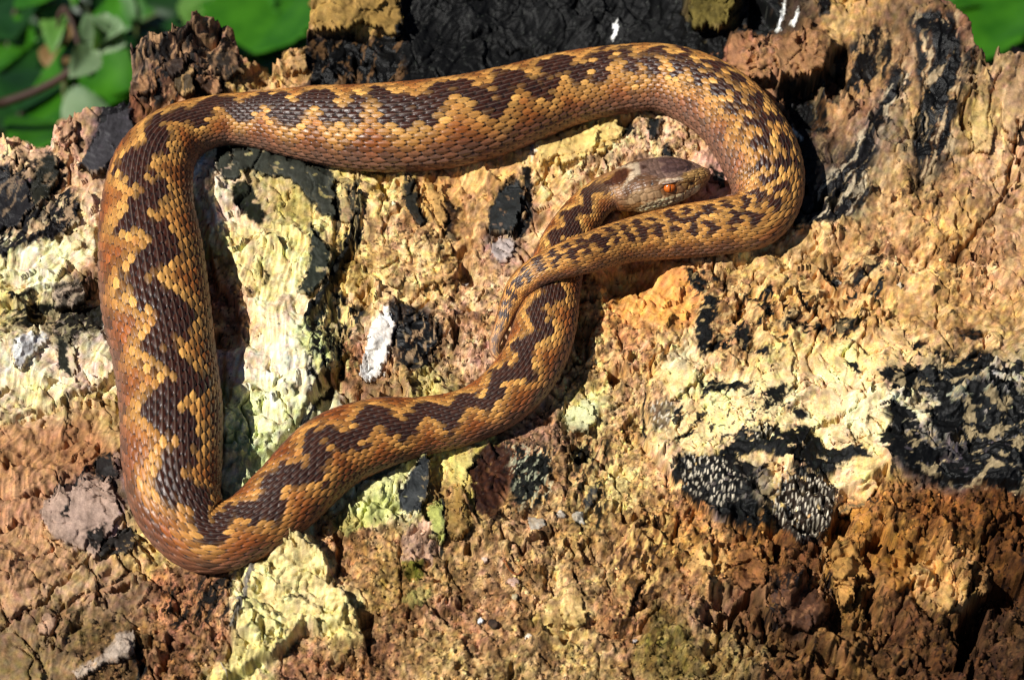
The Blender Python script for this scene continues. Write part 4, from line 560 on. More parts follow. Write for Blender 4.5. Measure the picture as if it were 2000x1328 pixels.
# cream plates of the right-hand slab
for poly in ([(1420,770),(1470,735),(1545,690),(1552,770),(1500,800),(1440,800)],[(1560,700),(1600,690),(1640,735),(1600,745),(1562,770)],[(1600,750),(1642,742),(1684,790),(1640,815),(1612,825),(1580,800)],[(1610,690),(1650,655),(1700,690),(1682,735),(1645,735)],[(1690,700),(1740,690),(1790,712),(1770,740),(1700,745)],[(1560,785),(1580,805),(1606,830),(1560,838),(1530,820)],[(1610,835),(1640,820),(1662,850),(1680,862),(1630,868)],[(1690,800),(1740,780),(1745,825),(1715,850),(1680,850),(1655,835)],[(1460,835),(1440,805),(1500,805),(1530,825),(1490,835)],[(1345,765),(1365,780),(1380,805),(1345,845),(1300,870),(1305,835),(1330,800)],[(1385,790),(1440,800),(1452,835),(1420,865),(1370,870),(1350,850)],[(1485,895),(1530,905),(1525,945),(1500,970),(1478,960)],[(1620,935),(1690,915),(1715,935),(1700,985),(1660,1000),(1640,1012)],[(1700,640),(1760,640),(1790,690),(1740,685),(1705,680)],[(1300,735),(1340,700),(1380,710),(1350,755),(1310,780)]):
    plate(WP, poly, .7, 1.2, (.15, .25), .1, (228, 196, 138), .2, None, 3.5)
# ------------------------------------------------------------------ the snake: one continuous skin with its scales in relief
P3 = st_to_world(cs, ct, hc)
seg = np.r_[0, np.cumsum(np.linalg.norm(np.diff(P3, axis=0), axis=1))]
hwpx = CV[:, 2]; rr = rad.copy()
HEADEND = np.interp(7, np.arange(len(PA)), np.arange(len(PA)) * 24).astype(int)
pitch = (8.0 + .185 * np.maximum(hwpx, 18)) * KPX; pitch[:24 * 6] = np.maximum(pitch[:24 * 6], 14 * KPX)
bcum = np.r_[0, np.cumsum(np.diff(seg) / (.5 * (pitch[1:] + pitch[:-1])))]
# ring positions: finer over the head
b_head = np.interp(seg[24 * 7], seg, bcum); rings = np.r_[np.linspace(0, 1, 130) ** 1.25 * b_head, np.arange(b_head + .11, bcum[-1], .11), bcum[-1]]
def at_b(A): return np.stack([np.interp(rings, bcum, A[:, k]) for k in range(A.shape[1])], 1) if A.ndim == 2 else np.interp(rings, bcum, A)
ctr = at_b(P3); rg = at_b(rr); roll = np.radians(at_b(CV[:, 4])); px_arc = at_b(seg) / KPX
ker = np.ones(9) / 9
tang = np.gradient(ctr, axis=0); tang = np.stack([np.convolve(np.pad(tang[:, k], 4, 'edge'), ker, 'valid') for k in range(3)], 1); tang /= np.linalg.norm(tang, axis=1)[:, None]
up0 = N - tang * (tang @ N)[:, None]; up0 /= np.linalg.norm(up0, axis=1)[:, None]; side0 = np.cross(tang, up0)
up = up0 * np.cos(roll)[:, None] + side0 * np.sin(roll)[:, None]; side = np.cross(tang, up)
NROW = 29; HALF = NROW / 2; COLS = 6
aa = np.linspace(-HALF, HALF, NROW * COLS + 1); PH = R(128)
xq = aa / HALF; phi_d = PH * (.80 * xq + .20 * xq ** 3)
phi_v = np.linspace(PH, 2 * math.pi - PH, 20)[1:-1]; phi = np.r_[phi_d, phi_v]; acol = np.r_[aa, np.full(len(phi_v), 99.)]
nr, nc = len(rings), len(phi); AA, BB = np.meshgrid(acol, rings); PHI = np.broadcast_to(phi, (nr, nc))
# cross-section: body is rounded with a flat belly; head is broader, flat on top with a sharp brow
hu = np.interp(rings, bcum[[0, 24, 48, 72, 96, 120, 144, 168, 192, 216]], [0, .06, .15, .32, .48, .68, .85, 1, 1.1, 1.2])   # 0 snout .. 1 nape
hd_w = sstep(1.15, .80, hu)
sn, cn = np.sin(PHI), np.cos(PHI)
bx = sn; by = np.where(cn > 0, .84 * cn, np.maximum(.84 * cn, -.68 - .04 * cn))
p = .72
hx = np.sign(sn) * np.abs(sn) ** np.where(cn > 0, p, .42); hy = np.where(cn > 0, .62 * np.abs(cn) ** .62, -.82 * np.abs(cn) ** .8)
low = np.clip(-hy, 0, 1); hx = hx * (1 - .14 * low ** 2)
hw_ = hd_w[:, None]; cx_ = bx * (1 - hw_) + hx * hw_; cy_ = by * (1 - hw_) + hy * hw_
# head plan: jaw swell behind the eye, blunt snout
base = ctr[:, None] + side[:, None] * (cx_ * rg[:, None])[..., None] + up[:, None] * (cy_ * rg[:, None])[..., None]
nrm = side[:, None] * cx_[..., None] + up[:, None] * (cy_ / .9)[..., None]; nrm /= np.maximum(np.linalg.norm(nrm, axis=2), 1e-6)[..., None]
# scales
best = np.full((nr, nc), -9.); bg = np.zeros((nr, nc)); bi = np.zeros((nr, nc), int); bj = np.zeros((nr, nc), int); bda = np.zeros((nr, nc)); bdb = np.zeros((nr, nc))
ri = np.round(AA).astype(int)
for oi in (-1, 0, 1):
    i = ri + oi; offs = .5 * (i % 2); rj = np.round(BB - offs).astype(int); da = AA - i
    for oj in (-1, 0, 1):
        j = rj + oj; db = BB - offs - j
        g = 1 - np.abs(np.where(db > 0, db / .57, db / .53)) ** 1.5 - np.abs(da / .67) ** 1.5
        hh = np.where(g > 0, np.maximum(g, 0) ** .34 * .5 + .30 * db, -1 + g)
        hh = np.where(np.abs(i) > 14, -9, hh)
        m = hh > best; best = np.where(m, hh, best); bg = np.where(m, g, bg); bi = np.where(m, i, bi); bj = np.where(m, j, bj); bda = np.where(m, da, bda); bdb = np.where(m, db, bdb)
vent = AA > 50
bodyw = (1 - hw_) * np.ones((nr, nc))
# belly scutes: broad plates, one to each scale row
vb = BB - np.floor(BB); best = np.where(vent, .5 * vb - .1, best); bg = np.where(vent, .5, bg)
swid = (rg * PH * 2 / NROW)[:, None]
rel = np.where(bg > 0, .42 * best + .05 * (1 - np.abs(bda) * 8).clip(0, 1), -.16 + .1 * np.clip(bg, -1, 0)) * swid * bodyw
rel = rel * sstep(0, 40, (px_arc[-1] - px_arc))[:, None]
# pattern: zigzag along the back
bt = np.linspace(0, rings[-1] + 2, 4000); arc_t = np.interp(bt, rings, px_arc)
lam_t = np.interp(arc_t, [0, 900, 1500, 2300, 3300, 3700, 4400, 5200], [4.6, 4.8, 5.2, 5.8, 5.2, 4.4, 4.0, 3.8]); ph_t = np.r_[0, np.cumsum(np.diff(bt) * 2 * math.pi / lam_t[1:])]
bar_t = np.interp(arc_t, [0, 800, 1200, 2900, 3500, 3900, 5200], [.1, .1, .15, .25, .8, .9, .8])
def pattern(a, b, sd=0):
    ph = np.interp(b, bt, ph_t) + 1.0 * noise(b / 9, b * 0 + .5, 601); bar = np.interp(b, bt, bar_t); tri = 2 / math.pi * np.arcsin(np.sin(ph))
    amp = 2.9 + .8 * noise(b / 5, b * 0 + 3.3, 603); wid = 3.1 + 1.0 * noise(b / 3.1, b * 0 + 7.7, 607)
    dz = np.abs(a - amp * tri) - wid
    db_ = np.maximum(np.abs(a - .8 * tri) - 5.0, 2.2 * (-.12 - np.cos(2 * ph)) * (np.abs(a) > 1.7))
    dz = dz * (1 - bar) + db_ * bar
    return dz + 1.0 * noise(a * .9, b * .9, 611) + .9 * noise(a * .4, b * .45, 613)
hs = hsh(bi, bj, 5) / 4294967296.; hs2 = hsh(bi, bj, 9) / 4294967296.
ci_b = bj + .5 * (bi % 2)
dz_s = pattern(bi.astype(float), ci_b.astype(float)); dz_v = pattern(AA, BB); dz_s = dz_s + 2.4 * (hs - .5); dz = .72 * dz_s + .28 * dz_v
dark = 1 - sstep(-.6, .7, dz)
flank = sstep(2.5, 8.5, np.abs(AA)); fl_low = sstep(6.5, 11.5, np.abs(AA))
gold = alb((252, 190, 100)); mid = alb((158, 86, 34)); dk = alb((66, 30, 13)); grey = alb((142, 114, 100)); dk2 = alb((36, 19, 12))
redness = np.interp(px_arc, [0, 300, 700, 1100, 1500, 1700, 2200, 2600, 3600, 4300, 5000], [.1, .1, .35, .9, .7, .3, .25, .3, .4, .6, 1.0])[:, None]
edgegold = np.clip(np.exp(-(np.maximum(dz, 0) / 3.0) ** 2) * (.42 + .85 * hs), 0, 1)
lc = gold * edgegold[..., None] + (mid * (.75 + .5 * hs[..., None])) * (1 - edgegold[..., None])
lc = lc * (1 - .25 * redness[..., None] * np.array([.5, 1, 1.3])) ; lc = lc * (.64 + .62 * hs2)[..., None]
# faint dark flank spots opposite the zigzag's bends
fs = sstep(.25, .6, np.cos(ci_b / 5.6 * 4 * math.pi + 1.0) * np.exp(-((np.abs(bi) - 9.6) / 2.0) ** 2) + .35 * (hs - .5)); lc = lc * (1 - .5 * fs)[..., None]
gr = fl_low * (.75 - .35 * redness); lc = lc * (1 - gr[..., None]) + (grey * (.75 + .5 * hs[..., None])) * gr[..., None]
dcol = dk * (.7 + .7 * hs2[..., None]) * (1 - .0) ; dcol = dcol * .75 + .25 * dk2
SC = lc * (1 - dark[..., None]) + dcol * dark[..., None]
# each scale: darker centre streak, pale keel, paler rim towards the tip
keel = np.exp(-(bda / .07) ** 2) * (np.abs(AA) < 11.5); streak = np.exp(-(bda / .25) ** 2) * np.exp(-((bdb + .12) / .38) ** 2)
SC = SC * (1 - (.36 * streak * (1 - .5 * dark))[..., None]); SC = SC + (keel * .05)[..., None] * np.array([1, .8, .6]) * (.4 + dark[..., None])
fine = noise(AA * 5, BB * 7, 621); SC = SC * (1 + .16 * fine[..., None])
rim = sstep(.26, .08, bg) * (bdb > 0); SC = SC * (1 - .0 * rim[..., None]) + (rim * .10)[..., None] * gold * (1 - .6 * dark[..., None])
gap = sstep(.17, .05, bg); skin = alb((18, 14, 14)); SC = SC * (1 - gap[..., None]) + skin * gap[..., None]
vcol = alb((150, 128, 104)); SC = np.where(vent[..., None], vcol * (.8 + .4 * hsh(np.floor(BB).astype(int), bi * 0, 3)[..., None] / 4294967296.), SC)
tailpale = sstep(px_arc[-1] - 95, px_arc[-1] - 60, px_arc) * sstep(px_arc[-1] - 8, px_arc[-1] - 40, px_arc); SC = SC * (1 - .35 * tailpale[:, None, None]) + .35 * tailpale[:, None, None] * alb((190, 150, 120))
GL = np.where(gap > .5, .7, .34 + .14 * hs)
# ---- head: plates, marks, lips
nh = int((hu < 1.12).sum()); mirror = np.r_[np.arange(len(aa))[::-1], len(aa) + np.arange(len(phi_v))[::-1]]
hpx, hpy = world_to_px(base[:nh]); near = np.einsum('ijk,k->ij', nrm[:nh], -T) ; nearcol = (phi > 0) if (side[10] @ T) < 0 else ((phi < 0) | (phi > math.pi))
use = nearcol | (np.abs(phi) < 1e-6); hpx = np.where(use[None], hpx, hpx[:, mirror]); hpy = np.where(use[None], hpy, hpy[:, mirror])
jx = 2.2 * fbm(hpx / 7, hpy / 7, 701, 2); jy = 2.2 * fbm(hpx / 7, hpy / 7, 703, 2)
hd3 = np.broadcast_to(hw_[:nh], hpx.shape)
# scale cells in the head's own coordinates, larger shields on the crown and small behind
hl = np.r_[0, np.cumsum(np.linalg.norm(np.diff(ctr[:nh], axis=0), axis=1))][:, None] / KPX * np.ones((1, nc)); ha = np.abs(np.where(PHI[:nh] > math.pi, PHI[:nh] - 2 * math.pi, PHI[:nh])) * 44
cs_ = 12.5
f1, f2, cid = worley((hl + 2 * fbm(hl / 30, ha / 30, 707, 2)) / cs_, ha / (cs_ * .85), 709, .62); eh = f2 - f1; chs = (cid % 997) / 997.
HC = np.ones(hpx.shape + (3,)) * alb((158, 118, 82)) * (.75 + .5 * chs[..., None])
for poly, c, soft, cov in (
  ([(1225,322),(1245,298),(1300,296),(1352,302),(1374,324),(1362,338),(1330,346),(1290,351),(1270,347),(1240,342)],(112,88,80),4,.85),
  ([(1248,310),(1262,296),(1290,296),(1272,320),(1258,332),(1244,326)],(66,42,32),2.5,.9),([(1302,318),(1312,298),(1345,298),(1358,318),(1335,334),(1305,340),(1286,334)],(76,54,52),3,.85),([(1340,325),(1352,318),(1350,330),(1338,336)],(40,30,36),1.5,.9),
  ([(1213,368),(1232,336),(1246,322),(1252,338),(1238,352),(1224,374)],(206,184,152),2.5,.75),
  ([(1168,346),(1184,330),(1228,318),(1238,328),(1226,345),(1214,361),(1194,364),(1177,360)],(78,36,18),2.5,.93),
  ([(1214,372),(1232,350),(1262,338),(1290,346),(1284,360),(1252,364),(1232,378),(1221,394)],(104,72,50),3,.85),
  ([(1220,392),(1238,372),(1268,366),(1292,374),(1300,388),(1262,400),(1230,408)],(196,160,118),4,.75),([(1218,402),(1250,392),(1262,398),(1240,412),(1220,414)],(150,96,40),3,.7),
  ([(1336,338),(1374,326),(1384,345),(1372,364),(1345,370),(1328,358)],(204,158,92),3,.8),
  ([(1236,411),(1260,398),(1290,388),(1330,378),(1356,366),(1368,360),(1366,376),(1338,392),(1290,406),(1245,418)],(255,232,180),1.6,.97),
  ([(1178,402),(1202,392),(1226,408),(1218,420),(1195,414)],(138,80,32),3,.85),([(1281,352),(1330,346),(1336,352),(1290,357)],(214,190,160),2,.75),([(1288,372),(1296,356),(1320,356),(1328,370),(1312,384),(1296,382)],(120,78,44),2,.8)):
    d = sdf(hpx + jx, hpy + jy, poly); a = cov * (1 - sstep(-soft, soft * .6, d)); HC = HC * (1 - a[..., None]) + alb(c) * (.66 + .70 * chs)[..., None] * a[..., None]
for x, y, r, c in ((1351, 359, 4.5, (52, 34, 22)), (1274, 360, 3.2, (30, 24, 24))):
    a = 1 - sstep(r * .6, r * 1.2, np.hypot(hpx - x, hpy - y)); HC = HC * (1 - a[..., None]) + alb(c) * a[..., None]
for x0, y0 in ((1276, 397), (1297, 391), (1338, 378), (1351, 371), (1260, 403), (1318, 386)):     # seams of the lip plates
    a = (1 - sstep(.7, 1.9, np.abs((hpx - x0) + .35 * (hpy - y0)))) * (np.abs(hpy - y0) < 12) * .75; HC = HC * (1 - a[..., None]) + alb((140, 84, 40)) * a[..., None]
seam = 1 - sstep(.05, .16, eh); HC = HC * (1 - .38 * seam[..., None]); HC = HC * (1 + .18 * fbm(hpx / 4, hpy / 4, 711, 2)[..., None])
hrel = (.00022 * sstep(0, .28, eh) - .0001) * hd3 + .0006 * np.exp(-((ha - 50) / 9) ** 2) * np.exp(-((hl - 78) / 26) ** 2)   # brow shield
hrel = hrel * sstep(0, 14, hl)
sock = np.exp(-((np.hypot(hpx - 1307, (hpy - 367) * 1.1) / 13.0) ** 4)); hrel = hrel - .0005 * sock
nost = np.exp(-((np.hypot(hpx - 1351, hpy - 359) / 4.0) ** 2)); hrel = hrel - .0005 * nost
lipl = np.exp(-((np.abs(sdist(hpx, hpy, [(1228, 416), (1262, 405), (1300, 396), (1338, 384), (1364, 370)])) / 1.8) ** 2)); hrel = hrel - .00025 * lipl
hw3 = hd3[..., None]; SC[:nh] = SC[:nh] * (1 - hw3) + HC * hw3; GL[:nh] = GL[:nh] * (1 - hd3) + .38 * hd3
rel[:nh] = rel[:nh] + hrel * hd3
V = base + nrm * rel[..., None]
V[0] = ctr[0]; V[-1] = ctr[-1]
snake = link('snake', mesh_np('snake', V.reshape(-1, 3), gridfaces(nr, nc, True)[:, ::-1] if (side[10] @ np.cross(tang[10], up[10])) < 0 else gridfaces(nr, nc, True), np.clip(SC, .004, .8).reshape(-1, 3), GL.ravel()), M_SNAKE)
tag(snake, 'brown snake with dark zigzag back and red eye coiled in a loop on the stump', 'snake')
# eyes on both sides of the head
M_IRIS = mat_plain('iris', (.50, .085, .008), .12, .6, 1400, (.62, .17, .02)); M_PUP = mat_plain('pupil', (.004, .003, .003), .08, .6)
M_LID = mat_plain('brow_scale', tuple(alb((176, 150, 126))), .4, .4, 1500, tuple(alb((128, 104, 92))))
def ball(name, c, ax, rads, mat, parent, nu=20, nv=14):
    u = np.linspace(0, math.pi, nv); v = np.linspace(0, 2 * math.pi, nu, endpoint=False); U, Vv = np.meshgrid(u, v, indexing='ij')
    L_ = np.stack([np.sin(U) * np.cos(Vv) * rads[0], np.sin(U) * np.sin(Vv) * rads[1], np.cos(U) * rads[2]], -1)
    return link(name, mesh_np(name, (np.array(c) + L_ @ np.array(ax)).reshape(-1, 3), gridfaces(nv, nu, True)), mat, parent)
k = np.argmin(np.hypot(hpx - 1307, hpy - 367) + 1e3 * (~use[None])); ki, kj = np.unravel_index(k, hpx.shape)
for j in (kj, mirror[kj]):
    nn = nrm[ki, j]; ux = tang[ki]; uy = np.cross(nn, ux); uy /= np.linalg.norm(uy); nn = np.cross(ux, uy)
    if uy @ up[ki] < 0: uy = -uy
    c = base[ki, j] - nn * .00075; e = ball('eye', c, (ux, uy, nn), (.00172, .00150, .0015), M_IRIS, snake)
    ball('pupil', c + nn * .00098, (ux * .97 + uy * .18, uy * .97 - ux * .18, nn), (.00026, .00112, .00062), M_PUP, e, 14, 10)
    ball('brow_scale', base[ki, j] + uy * .00150 + nn * .00002 - ux * .0002, (ux, uy, nn), (.0022, .00040, .0007), M_LID, snake, 16, 10)
# ------------------------------------------------------------------ loose crumbs of rotten wood on the crumbly parts (too many to count)
rng = np.random.default_rng(3)
n = 26000; cxp = rng.uniform(-40, 2040, n); cyp = rng.uniform(250, 1380, n)
C, ro, mode, chm, dts = paint(cxp, cyp); keep = (rng.random(n) < np.clip(mode['c'] * 1.0 + .06, 0, 1) * (.25 + .9 * (fbm(cxp / 70, cyp / 70, 267, 2) > -.1))) & (chm < .5)
cxp, cyp, C = cxp[keep], cyp[keep], C[keep]; n = len(cxp)
s, t, h = surf(cxp, cyp); 
dmin = np.full(n, 9.)
for k in range(0, len(CV), 6): dmin = np.minimum(dmin, np.hypot(s - cs[k], t - ct[k]) / rad[k])
ok = dmin > 1.02; s, t, C, cxp, cyp = s[ok], t[ok], C[ok], cxp[ok], cyp[ok]; n = len(s); h = sample(Hm, s, t)
g_ = (1 + 5 ** .5) / 2
ico = np.array([(-1, g_, 0), (1, g_, 0), (-1, -g_, 0), (1, -g_, 0), (0, -1, g_), (0, 1, g_), (0, -1, -g_), (0, 1, -g_), (g_, 0, -1), (g_, 0, 1), (-g_, 0, -1), (-g_, 0, 1)]) / 1.9
icf = np.array([(0, 11, 5), (0, 5, 1), (0, 1, 7), (0, 7, 10), (0, 10, 11), (1, 5, 9), (5, 11, 4), (11, 10, 2), (10, 7, 6), (7, 1, 8), (3, 9, 4), (3, 4, 2), (3, 2, 6), (3, 6, 8), (3, 8, 9), (4, 9, 5), (2, 4, 11), (6, 2, 10), (8, 6, 7), (9, 8, 1)])
size = .00018 + .00042 * rng.random(n) ** 3.2
q = rng.normal(size=(n, 3, 3)); Q = np.linalg.qr(q)[0]
sh = ico[None] * rng.uniform(.6, 1.25, (n, 12, 1)) * rng.uniform(.6, 1.3, (n, 1, 3)); sh = np.einsum('nij,nvj->nvi', Q, sh) * size[:, None, None]
V = (st_to_world(s, t, h + size * .35)[:, None] + sh).reshape(-1, 3); F = (icf[None] + 12 * np.arange(n)[:, None, None]).reshape(-1, 3)
tone = rng.uniform(.65, 1.4, (n, 1)); tone = np.where(rng.random((n, 1)) < .05, 2.0, tone)
link('wood_crumbs', mesh_np('wood_crumbs', V, F, np.repeat(np.clip(C * tone, .004, .8), 12, 0), np.full(n * 12, .85), False, np.full(n * 12, .6)), M_WOOD, stump)['kind'] = 'stuff'
# ------------------------------------------------------------------ a dried tendril and a root thread lying on the wood
def strand(name, pts, r0, r1, mat, lab, cat):
    P = catmull(np.array(pts, float), 8); s, t, h = surf(P[:, 0], P[:, 1]); h = sample(Hm, s, t); h = np.maximum(h, np.convolve(np.pad(h, 4, 'edge'), np.ones(9) / 9, 'valid')) + r0 * .9 + P[:, 2] * 1e-3
    n = len(P); W = st_to_world(s, t, h); V = []
    for i in range(n):
        tg = W[min(i + 1, n - 1)] - W[max(i - 1, 0)]; tg /= np.linalg.norm(tg); a = np.cross(tg, N); a /= np.linalg.norm(a); b = np.cross(a, tg); r = r0 + (r1 - r0) * i / (n - 1)
        V += [W[i] + r * (math.cos(q * math.pi / 3) * a + math.sin(q * math.pi / 3) * b) for q in range(6)]
    tag(link(name, mesh_np(name, np.array(V), gridfaces(n, 6, True)), mat), lab, cat)
strand('dried_tendril', [(984,1096,.3),(992,1112,.8),(1004,1122,.6),(1014,1122,.6),(1020,1114,1),(1016,1108,1.2)], .00032, .0002, mat_plain('rust_tendril', (.36, .13, .03), .5, .4, 900, (.22, .07, .02)), 'small curled rust coloured tendril on the crumbly wood below the snake', 'tendril')
strand('root_thread', [(432,1296,.3),(440,1312,.3),(446,1330,.2),(450,1350,.2)], .0002, .00016, mat_plain('pale_thread', (.45, .40, .28), .7, .3, 900, (.3, .25, .16)), 'thin pale root thread at the foot of the yellow lichen ledge', 'root')
strand('grass_stalk', [(905,972,.5),(915,990,.5),(925,1012,.5),(932,1024,.4)], .00035, .00028, mat_plain('dry_stalk', (.36, .20, .08), .6, .3, 900, (.25, .13, .05)), 'short dry brown stalk beside the dark brown wood tongue', 'stalk')
# ------------------------------------------------------------------ ground behind the stump
def soil():
    xs = np.concatenate([-np.geomspace(.6, 60, 30)[::-1], np.linspace(-.58, .58, 60), np.geomspace(.6, 60, 30)])
    X, Y = np.meshgrid(xs, xs + .5); Z = .012 * fbm(X * 9, Y * 9, 801, 3) * (np.hypot(X, Y) < 3)
    return mesh_np('ground', np.stack([X, Y, Z], -1).reshape(-1, 3), gridfaces(*X.shape))
tag(link('ground', soil(), mat_plain('shade_toned_soil', (.004, .0035, .0025), .95, .02, 40, (.010, .008, .005))), 'leaf mould soil around the stump, coloured near black for the shade under leaves', None, None, 'structure')  # soil colour set near black to stand for shade under the leaves
# ------------------------------------------------------------------ green plants behind the stump
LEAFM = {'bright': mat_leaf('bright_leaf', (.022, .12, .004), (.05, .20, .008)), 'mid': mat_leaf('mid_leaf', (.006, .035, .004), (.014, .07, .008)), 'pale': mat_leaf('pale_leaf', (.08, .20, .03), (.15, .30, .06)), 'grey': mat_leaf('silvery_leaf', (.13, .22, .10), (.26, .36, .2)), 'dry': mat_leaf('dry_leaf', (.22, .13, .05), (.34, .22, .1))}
M_STEM = mat_plain('green_stem', (.05, .08, .02), .6, .3, 120, (.09, .10, .035)); M_DSTEM = mat_plain('brown_stem', (.035, .02, .012), .6, .3, 120, (.06, .03, .02))
def leaf_mesh(L, W, fold, droop, serr, lobes, sd):
    rg_ = np.random.default_rng(sd); nu, nv = 22, 9; u = np.linspace(0, 1, nu); v = np.linspace(-1, 1, nv)
    w = W * .5 * np.sin(np.pi * u ** .75) ** .8 * (1 + serr * np.abs(np.sin(u * lobes * math.pi))); w[-1] = 0; w[0] = W * .02
    U, Vv = np.meshgrid(u, v, indexing='ij')
    Y = U * L; X = Vv * w[:, None]; Z = fold * np.abs(X) - droop * L * U ** 2 + .02 * L * np.sin(U * 9 + np.abs(Vv) * 3) * np.abs(Vv) + .03 * L * rg_.normal() * Vv * U
    V = np.stack([X, Y, Z], -1).reshape(-1, 3); F = gridfaces(nu, nv); b = V - np.array([0, 0, .0002])
    return np.concatenate([V, b]), np.concatenate([F, F[:, ::-1] + len(V)])
def tube(pts, r0, r1, k=8):
    P = np.array(pts, float); n = len(P); out = []
    for i in range(n):
        t = P[min(i + 1, n - 1)] - P[max(i - 1, 0)]; t /= np.linalg.norm(t); a = np.cross(t, [0.3, .1, 1]); a /= np.linalg.norm(a); b = np.cross(t, a); r = r0 + (r1 - r0) * i / (n - 1)
        for q in range(k): out.append(P[i] + r * (math.cos(2 * math.pi * q / k) * a + math.sin(2 * math.pi * q / k) * b))
    return np.array(out), gridfaces(n, k, True)
def plant(base_xy, leaves, label, cat='plant', stem=M_STEM, name='leafy_plant'):
    """leaves: (tip px, py, dist, base px, py, dist, width m, look) ; each leaf joined to the stem"""
    root = bpy.data.objects.new(name, None); col.objects.link(root); tag(root, label, cat, None)
    bx_, by_ = base_xy; B = np.array([bx_, by_, 0.0]); root.location = B
    tops = [at(l[3], l[4], l[5]) for l in leaves]; top = np.mean(tops, 0) + np.array([0, 0, .01])
    path = [B + (top - B) * k / 7 + np.array([.01 * math.sin(k * 1.3), .008 * math.cos(k), 0]) * (0 < k < 7) for k in range(8)]
    V, F = tube(path, .0022, .0012); link('stem', mesh_np('stem', V - B, F), stem, root)
    for q, l in enumerate(leaves):
        tip = at(l[0], l[1], l[2]); b0 = tops[q]; ax = tip - b0; L = np.linalg.norm(ax); ax /= L
        nz = l[8] if len(l) > 8 else SUN * .8 + np.array([0, 0, .4]) - T * .1; nz = nz - ax * (nz @ ax); nz /= np.linalg.norm(nz); xx = np.cross(ax, nz)
        V, F = leaf_mesh(L, l[6], .25, .10, .22, 9, 900 + q + int(l[0])); V = b0 + V @ np.stack([xx, ax, nz])
        lf = link('leaf', mesh_np('leaf', V - B, F), LEAFM[l[7]], root)
        near_ = path[-1] if q % 2 else path[-2]; mid_ = (near_ + b0) / 2 + np.array([0, 0, .004])
        V, F = tube([near_, mid_, b0], .0011, .0008, 6); link('leaf_stalk', mesh_np('leaf_stalk', V - B, F), stem, root)
    return root
def ground_xy(px, py, dist): p = at(px, py, dist); return (p[0], p[1])
plant(ground_xy(540, 120, 1.10), [(590,-30,1.06,470,110,1.04,.045,'bright'),(440,-40,1.08,500,120,1.05,.028,'bright'),(600,110,1.07,520,-20,1.10,.050,'bright'),(560,140,1.05,600,60,1.10,.04,'bright')], 'low plant with bright green leaves right behind the notch in the stump rim')
plant(ground_xy(390, 80, 1.16), [(385,60,1.10,405,-40,1.13,.018,'pale'),(340,30,1.16,330,-60,1.18,.022,'mid'),(250,-30,1.18,280,40,1.18,.03,'bright')], 'plant with a hanging pale green leaf above the gnarled knot of the stump')
plant(ground_xy(150, 170, 1.08), [(250,175,1.02,80,150,1.06,.040,'bright'),(30,200,1.04,140,140,1.07,.034,'mid'),(215,210,1.02,120,235,1.02,.020,'grey'),(30,285,1.00,130,250,1.02,.03,'bright'),(280,240,1.04,180,225,1.05,.026,'bright')], 'low plant with broad mid green leaves over the left rim of the stump')
plant(ground_xy(0, 60, 1.15), [(10,60,1.1,60,-20,1.14,.03,'mid'),(60,70,1.1,10,120,1.12,.025,'bright'),(-40,150,1.1,20,90,1.12,.04,'bright'),(70,20,1.12,100,-50,1.14,.018,'pale')], 'plant with small round green leaves and a dark stem in the far shade', stem=M_DSTEM)
plant(ground_xy(120, 30, 1.12), [(92,95,1.04,130,-30,1.06,.012,'pale'),(85,125,1.04,110,80,1.05,.008,'dry'),(145,50,1.04,125,85,1.05,.007,'dry'),(125,118,1.03,160,112,1.04,.007,'dry')], 'plant with a narrow pale leaf and dry brown leaf tips', stem=M_DSTEM)
plant(ground_xy(1960, 50, 1.12), [(1890,105,1.03,2010,-10,1.06,.036,'bright'),(2060,120,1.05,1960,10,1.08,.04,'bright'),(1850,10,1.08,1930,-30,1.1,.02,'bright'),(2040,20,1.08,1960,-50,1.1,.04,'bright')], 'plant with large pale lobed leaves behind the right rim of the stump')
plant(ground_xy(320, 60, 1.22), [(380,90,1.2,260,0,1.2,.06,'mid'),(200,60,1.2,330,40,1.22,.055,'mid'),(300,160,1.16,280,30,1.2,.05,'mid'),(470,40,1.2,360,20,1.22,.05,'mid')], 'plant with dark green leaves, added to darken the gaps between the bright plants behind the stump')  # this plant and the next: dark leaves added to cover the sunlit soil
plant(ground_xy(60, 90, 1.24), [(160,120,1.2,20,60,1.22,.06,'mid'),(-40,60,1.2,90,40,1.22,.06,'mid'),(60,240,1.15,60,90,1.2,.06,'mid'),(180,10,1.22,60,20,1.24,.05,'mid')], 'plant with broad dark leaves, added to darken the gaps under the leaning sprig')
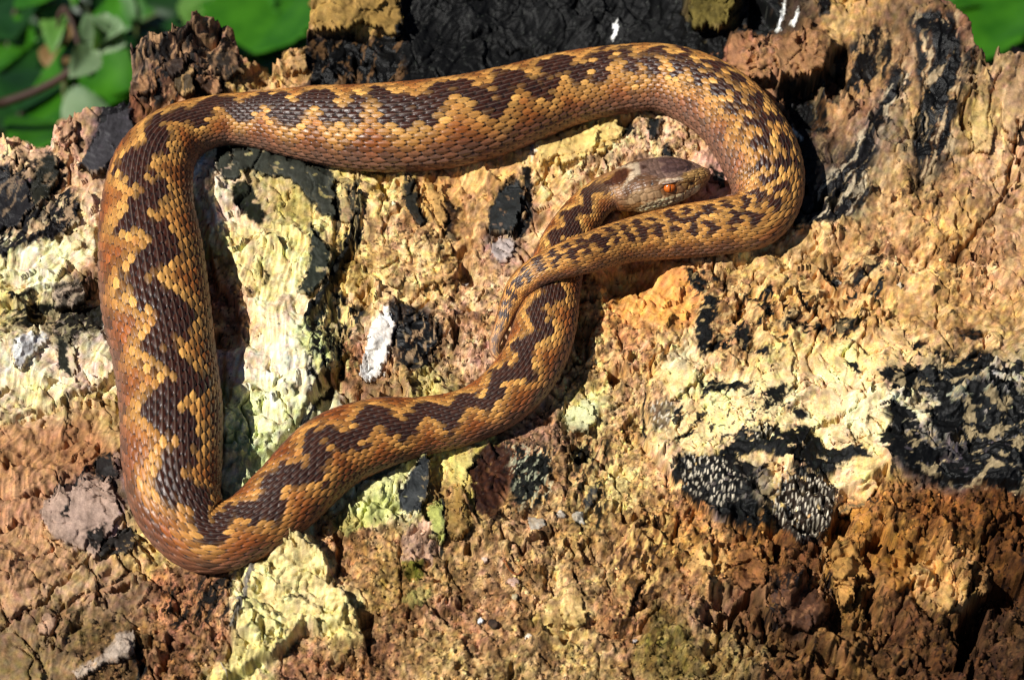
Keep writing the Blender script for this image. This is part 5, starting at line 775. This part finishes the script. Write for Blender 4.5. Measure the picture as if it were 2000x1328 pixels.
def many(px0, px1, py0, py1, n, d0, d1, sd, looks, w0=.008, w1=.018):
    r_ = np.random.default_rng(sd); out_ = []
    for k in range(n):
        x = r_.uniform(px0, px1); y = r_.uniform(py0, py1); a = r_.uniform(0, 6.28); q = r_.uniform(35, 75); d = r_.uniform(d0, d1)
        out_.append((x + q * math.cos(a), y + q * math.sin(a), d, x, y, d + .015, r_.uniform(w0, w1), looks[int(r_.integers(len(looks)))]))
    return out_
plant(ground_xy(230, 130, 1.12), many(20, 330, -20, 230, 16, 1.02, 1.1, 5, ('bright', 'pale', 'bright', 'mid', 'grey')), 'bushy plant of many small mixed green leaves beside the leaning sprig')
plant(ground_xy(500, 70, 1.14), many(380, 600, -20, 90, 7, 1.05, 1.1, 8, ('bright', 'pale', 'bright')), 'plant of several small fresh green leaves left of the charred hollow')
plant(ground_xy(1950, 40, 1.16), many(1850, 2060, -30, 100, 7, 1.04, 1.1, 11, ('bright', 'pale', 'mid')), 'plant of small green leaves beside the large pale leaves')
# a leaning sprig with silvery young leaves
root = bpy.data.objects.new('leaning_sprig', None); col.objects.link(root); tag(root, 'leaning brown stem with a tuft of silvery green young leaves at its tip', 'sprig')
P0 = at(-160, 250, 1.0); pts = [np.array([P0[0] - .08, P0[1] + .05, 0.0]), P0, at(0, 203, 1.0), at(70, 178, 1.0), at(130, 145, 1.0), at(180, 100, 1.0), at(205, 70, 1.0)]; root.location = pts[0]; B = pts[0]
V, F = tube(catmull(np.array(pts), 6), .0021, .0011); link('stem', mesh_np('stem', V - B, F), M_DSTEM, root)
for q, (tx, ty, bx_, by_, w) in enumerate(((140,150,185,95,.010),(165,30,200,75,.010),(205,25,205,72,.011),(240,55,205,70,.010),(245,85,203,75,.010),(215,95,200,75,.008),(180,60,200,78,.009),(225,40,206,68,.009),(190,110,200,85,.008))):
    tip = at(tx, ty, .99 + .004 * (q % 3)); b0 = at(bx_, by_, 1.0); ax = tip - b0; L = np.linalg.norm(ax); ax /= L; nz = CDIR * .6 + SUN * .5 + .3 * np.random.normal(size=3); nz -= ax * (nz @ ax); nz /= np.linalg.norm(nz)
    V, F = leaf_mesh(L, w, .35, .05, .2, 8, 950 + q); link('leaf', mesh_np('leaf', b0 + V @ np.stack([np.cross(ax, nz), ax, nz]) - B, F), LEAFM['grey'], root)
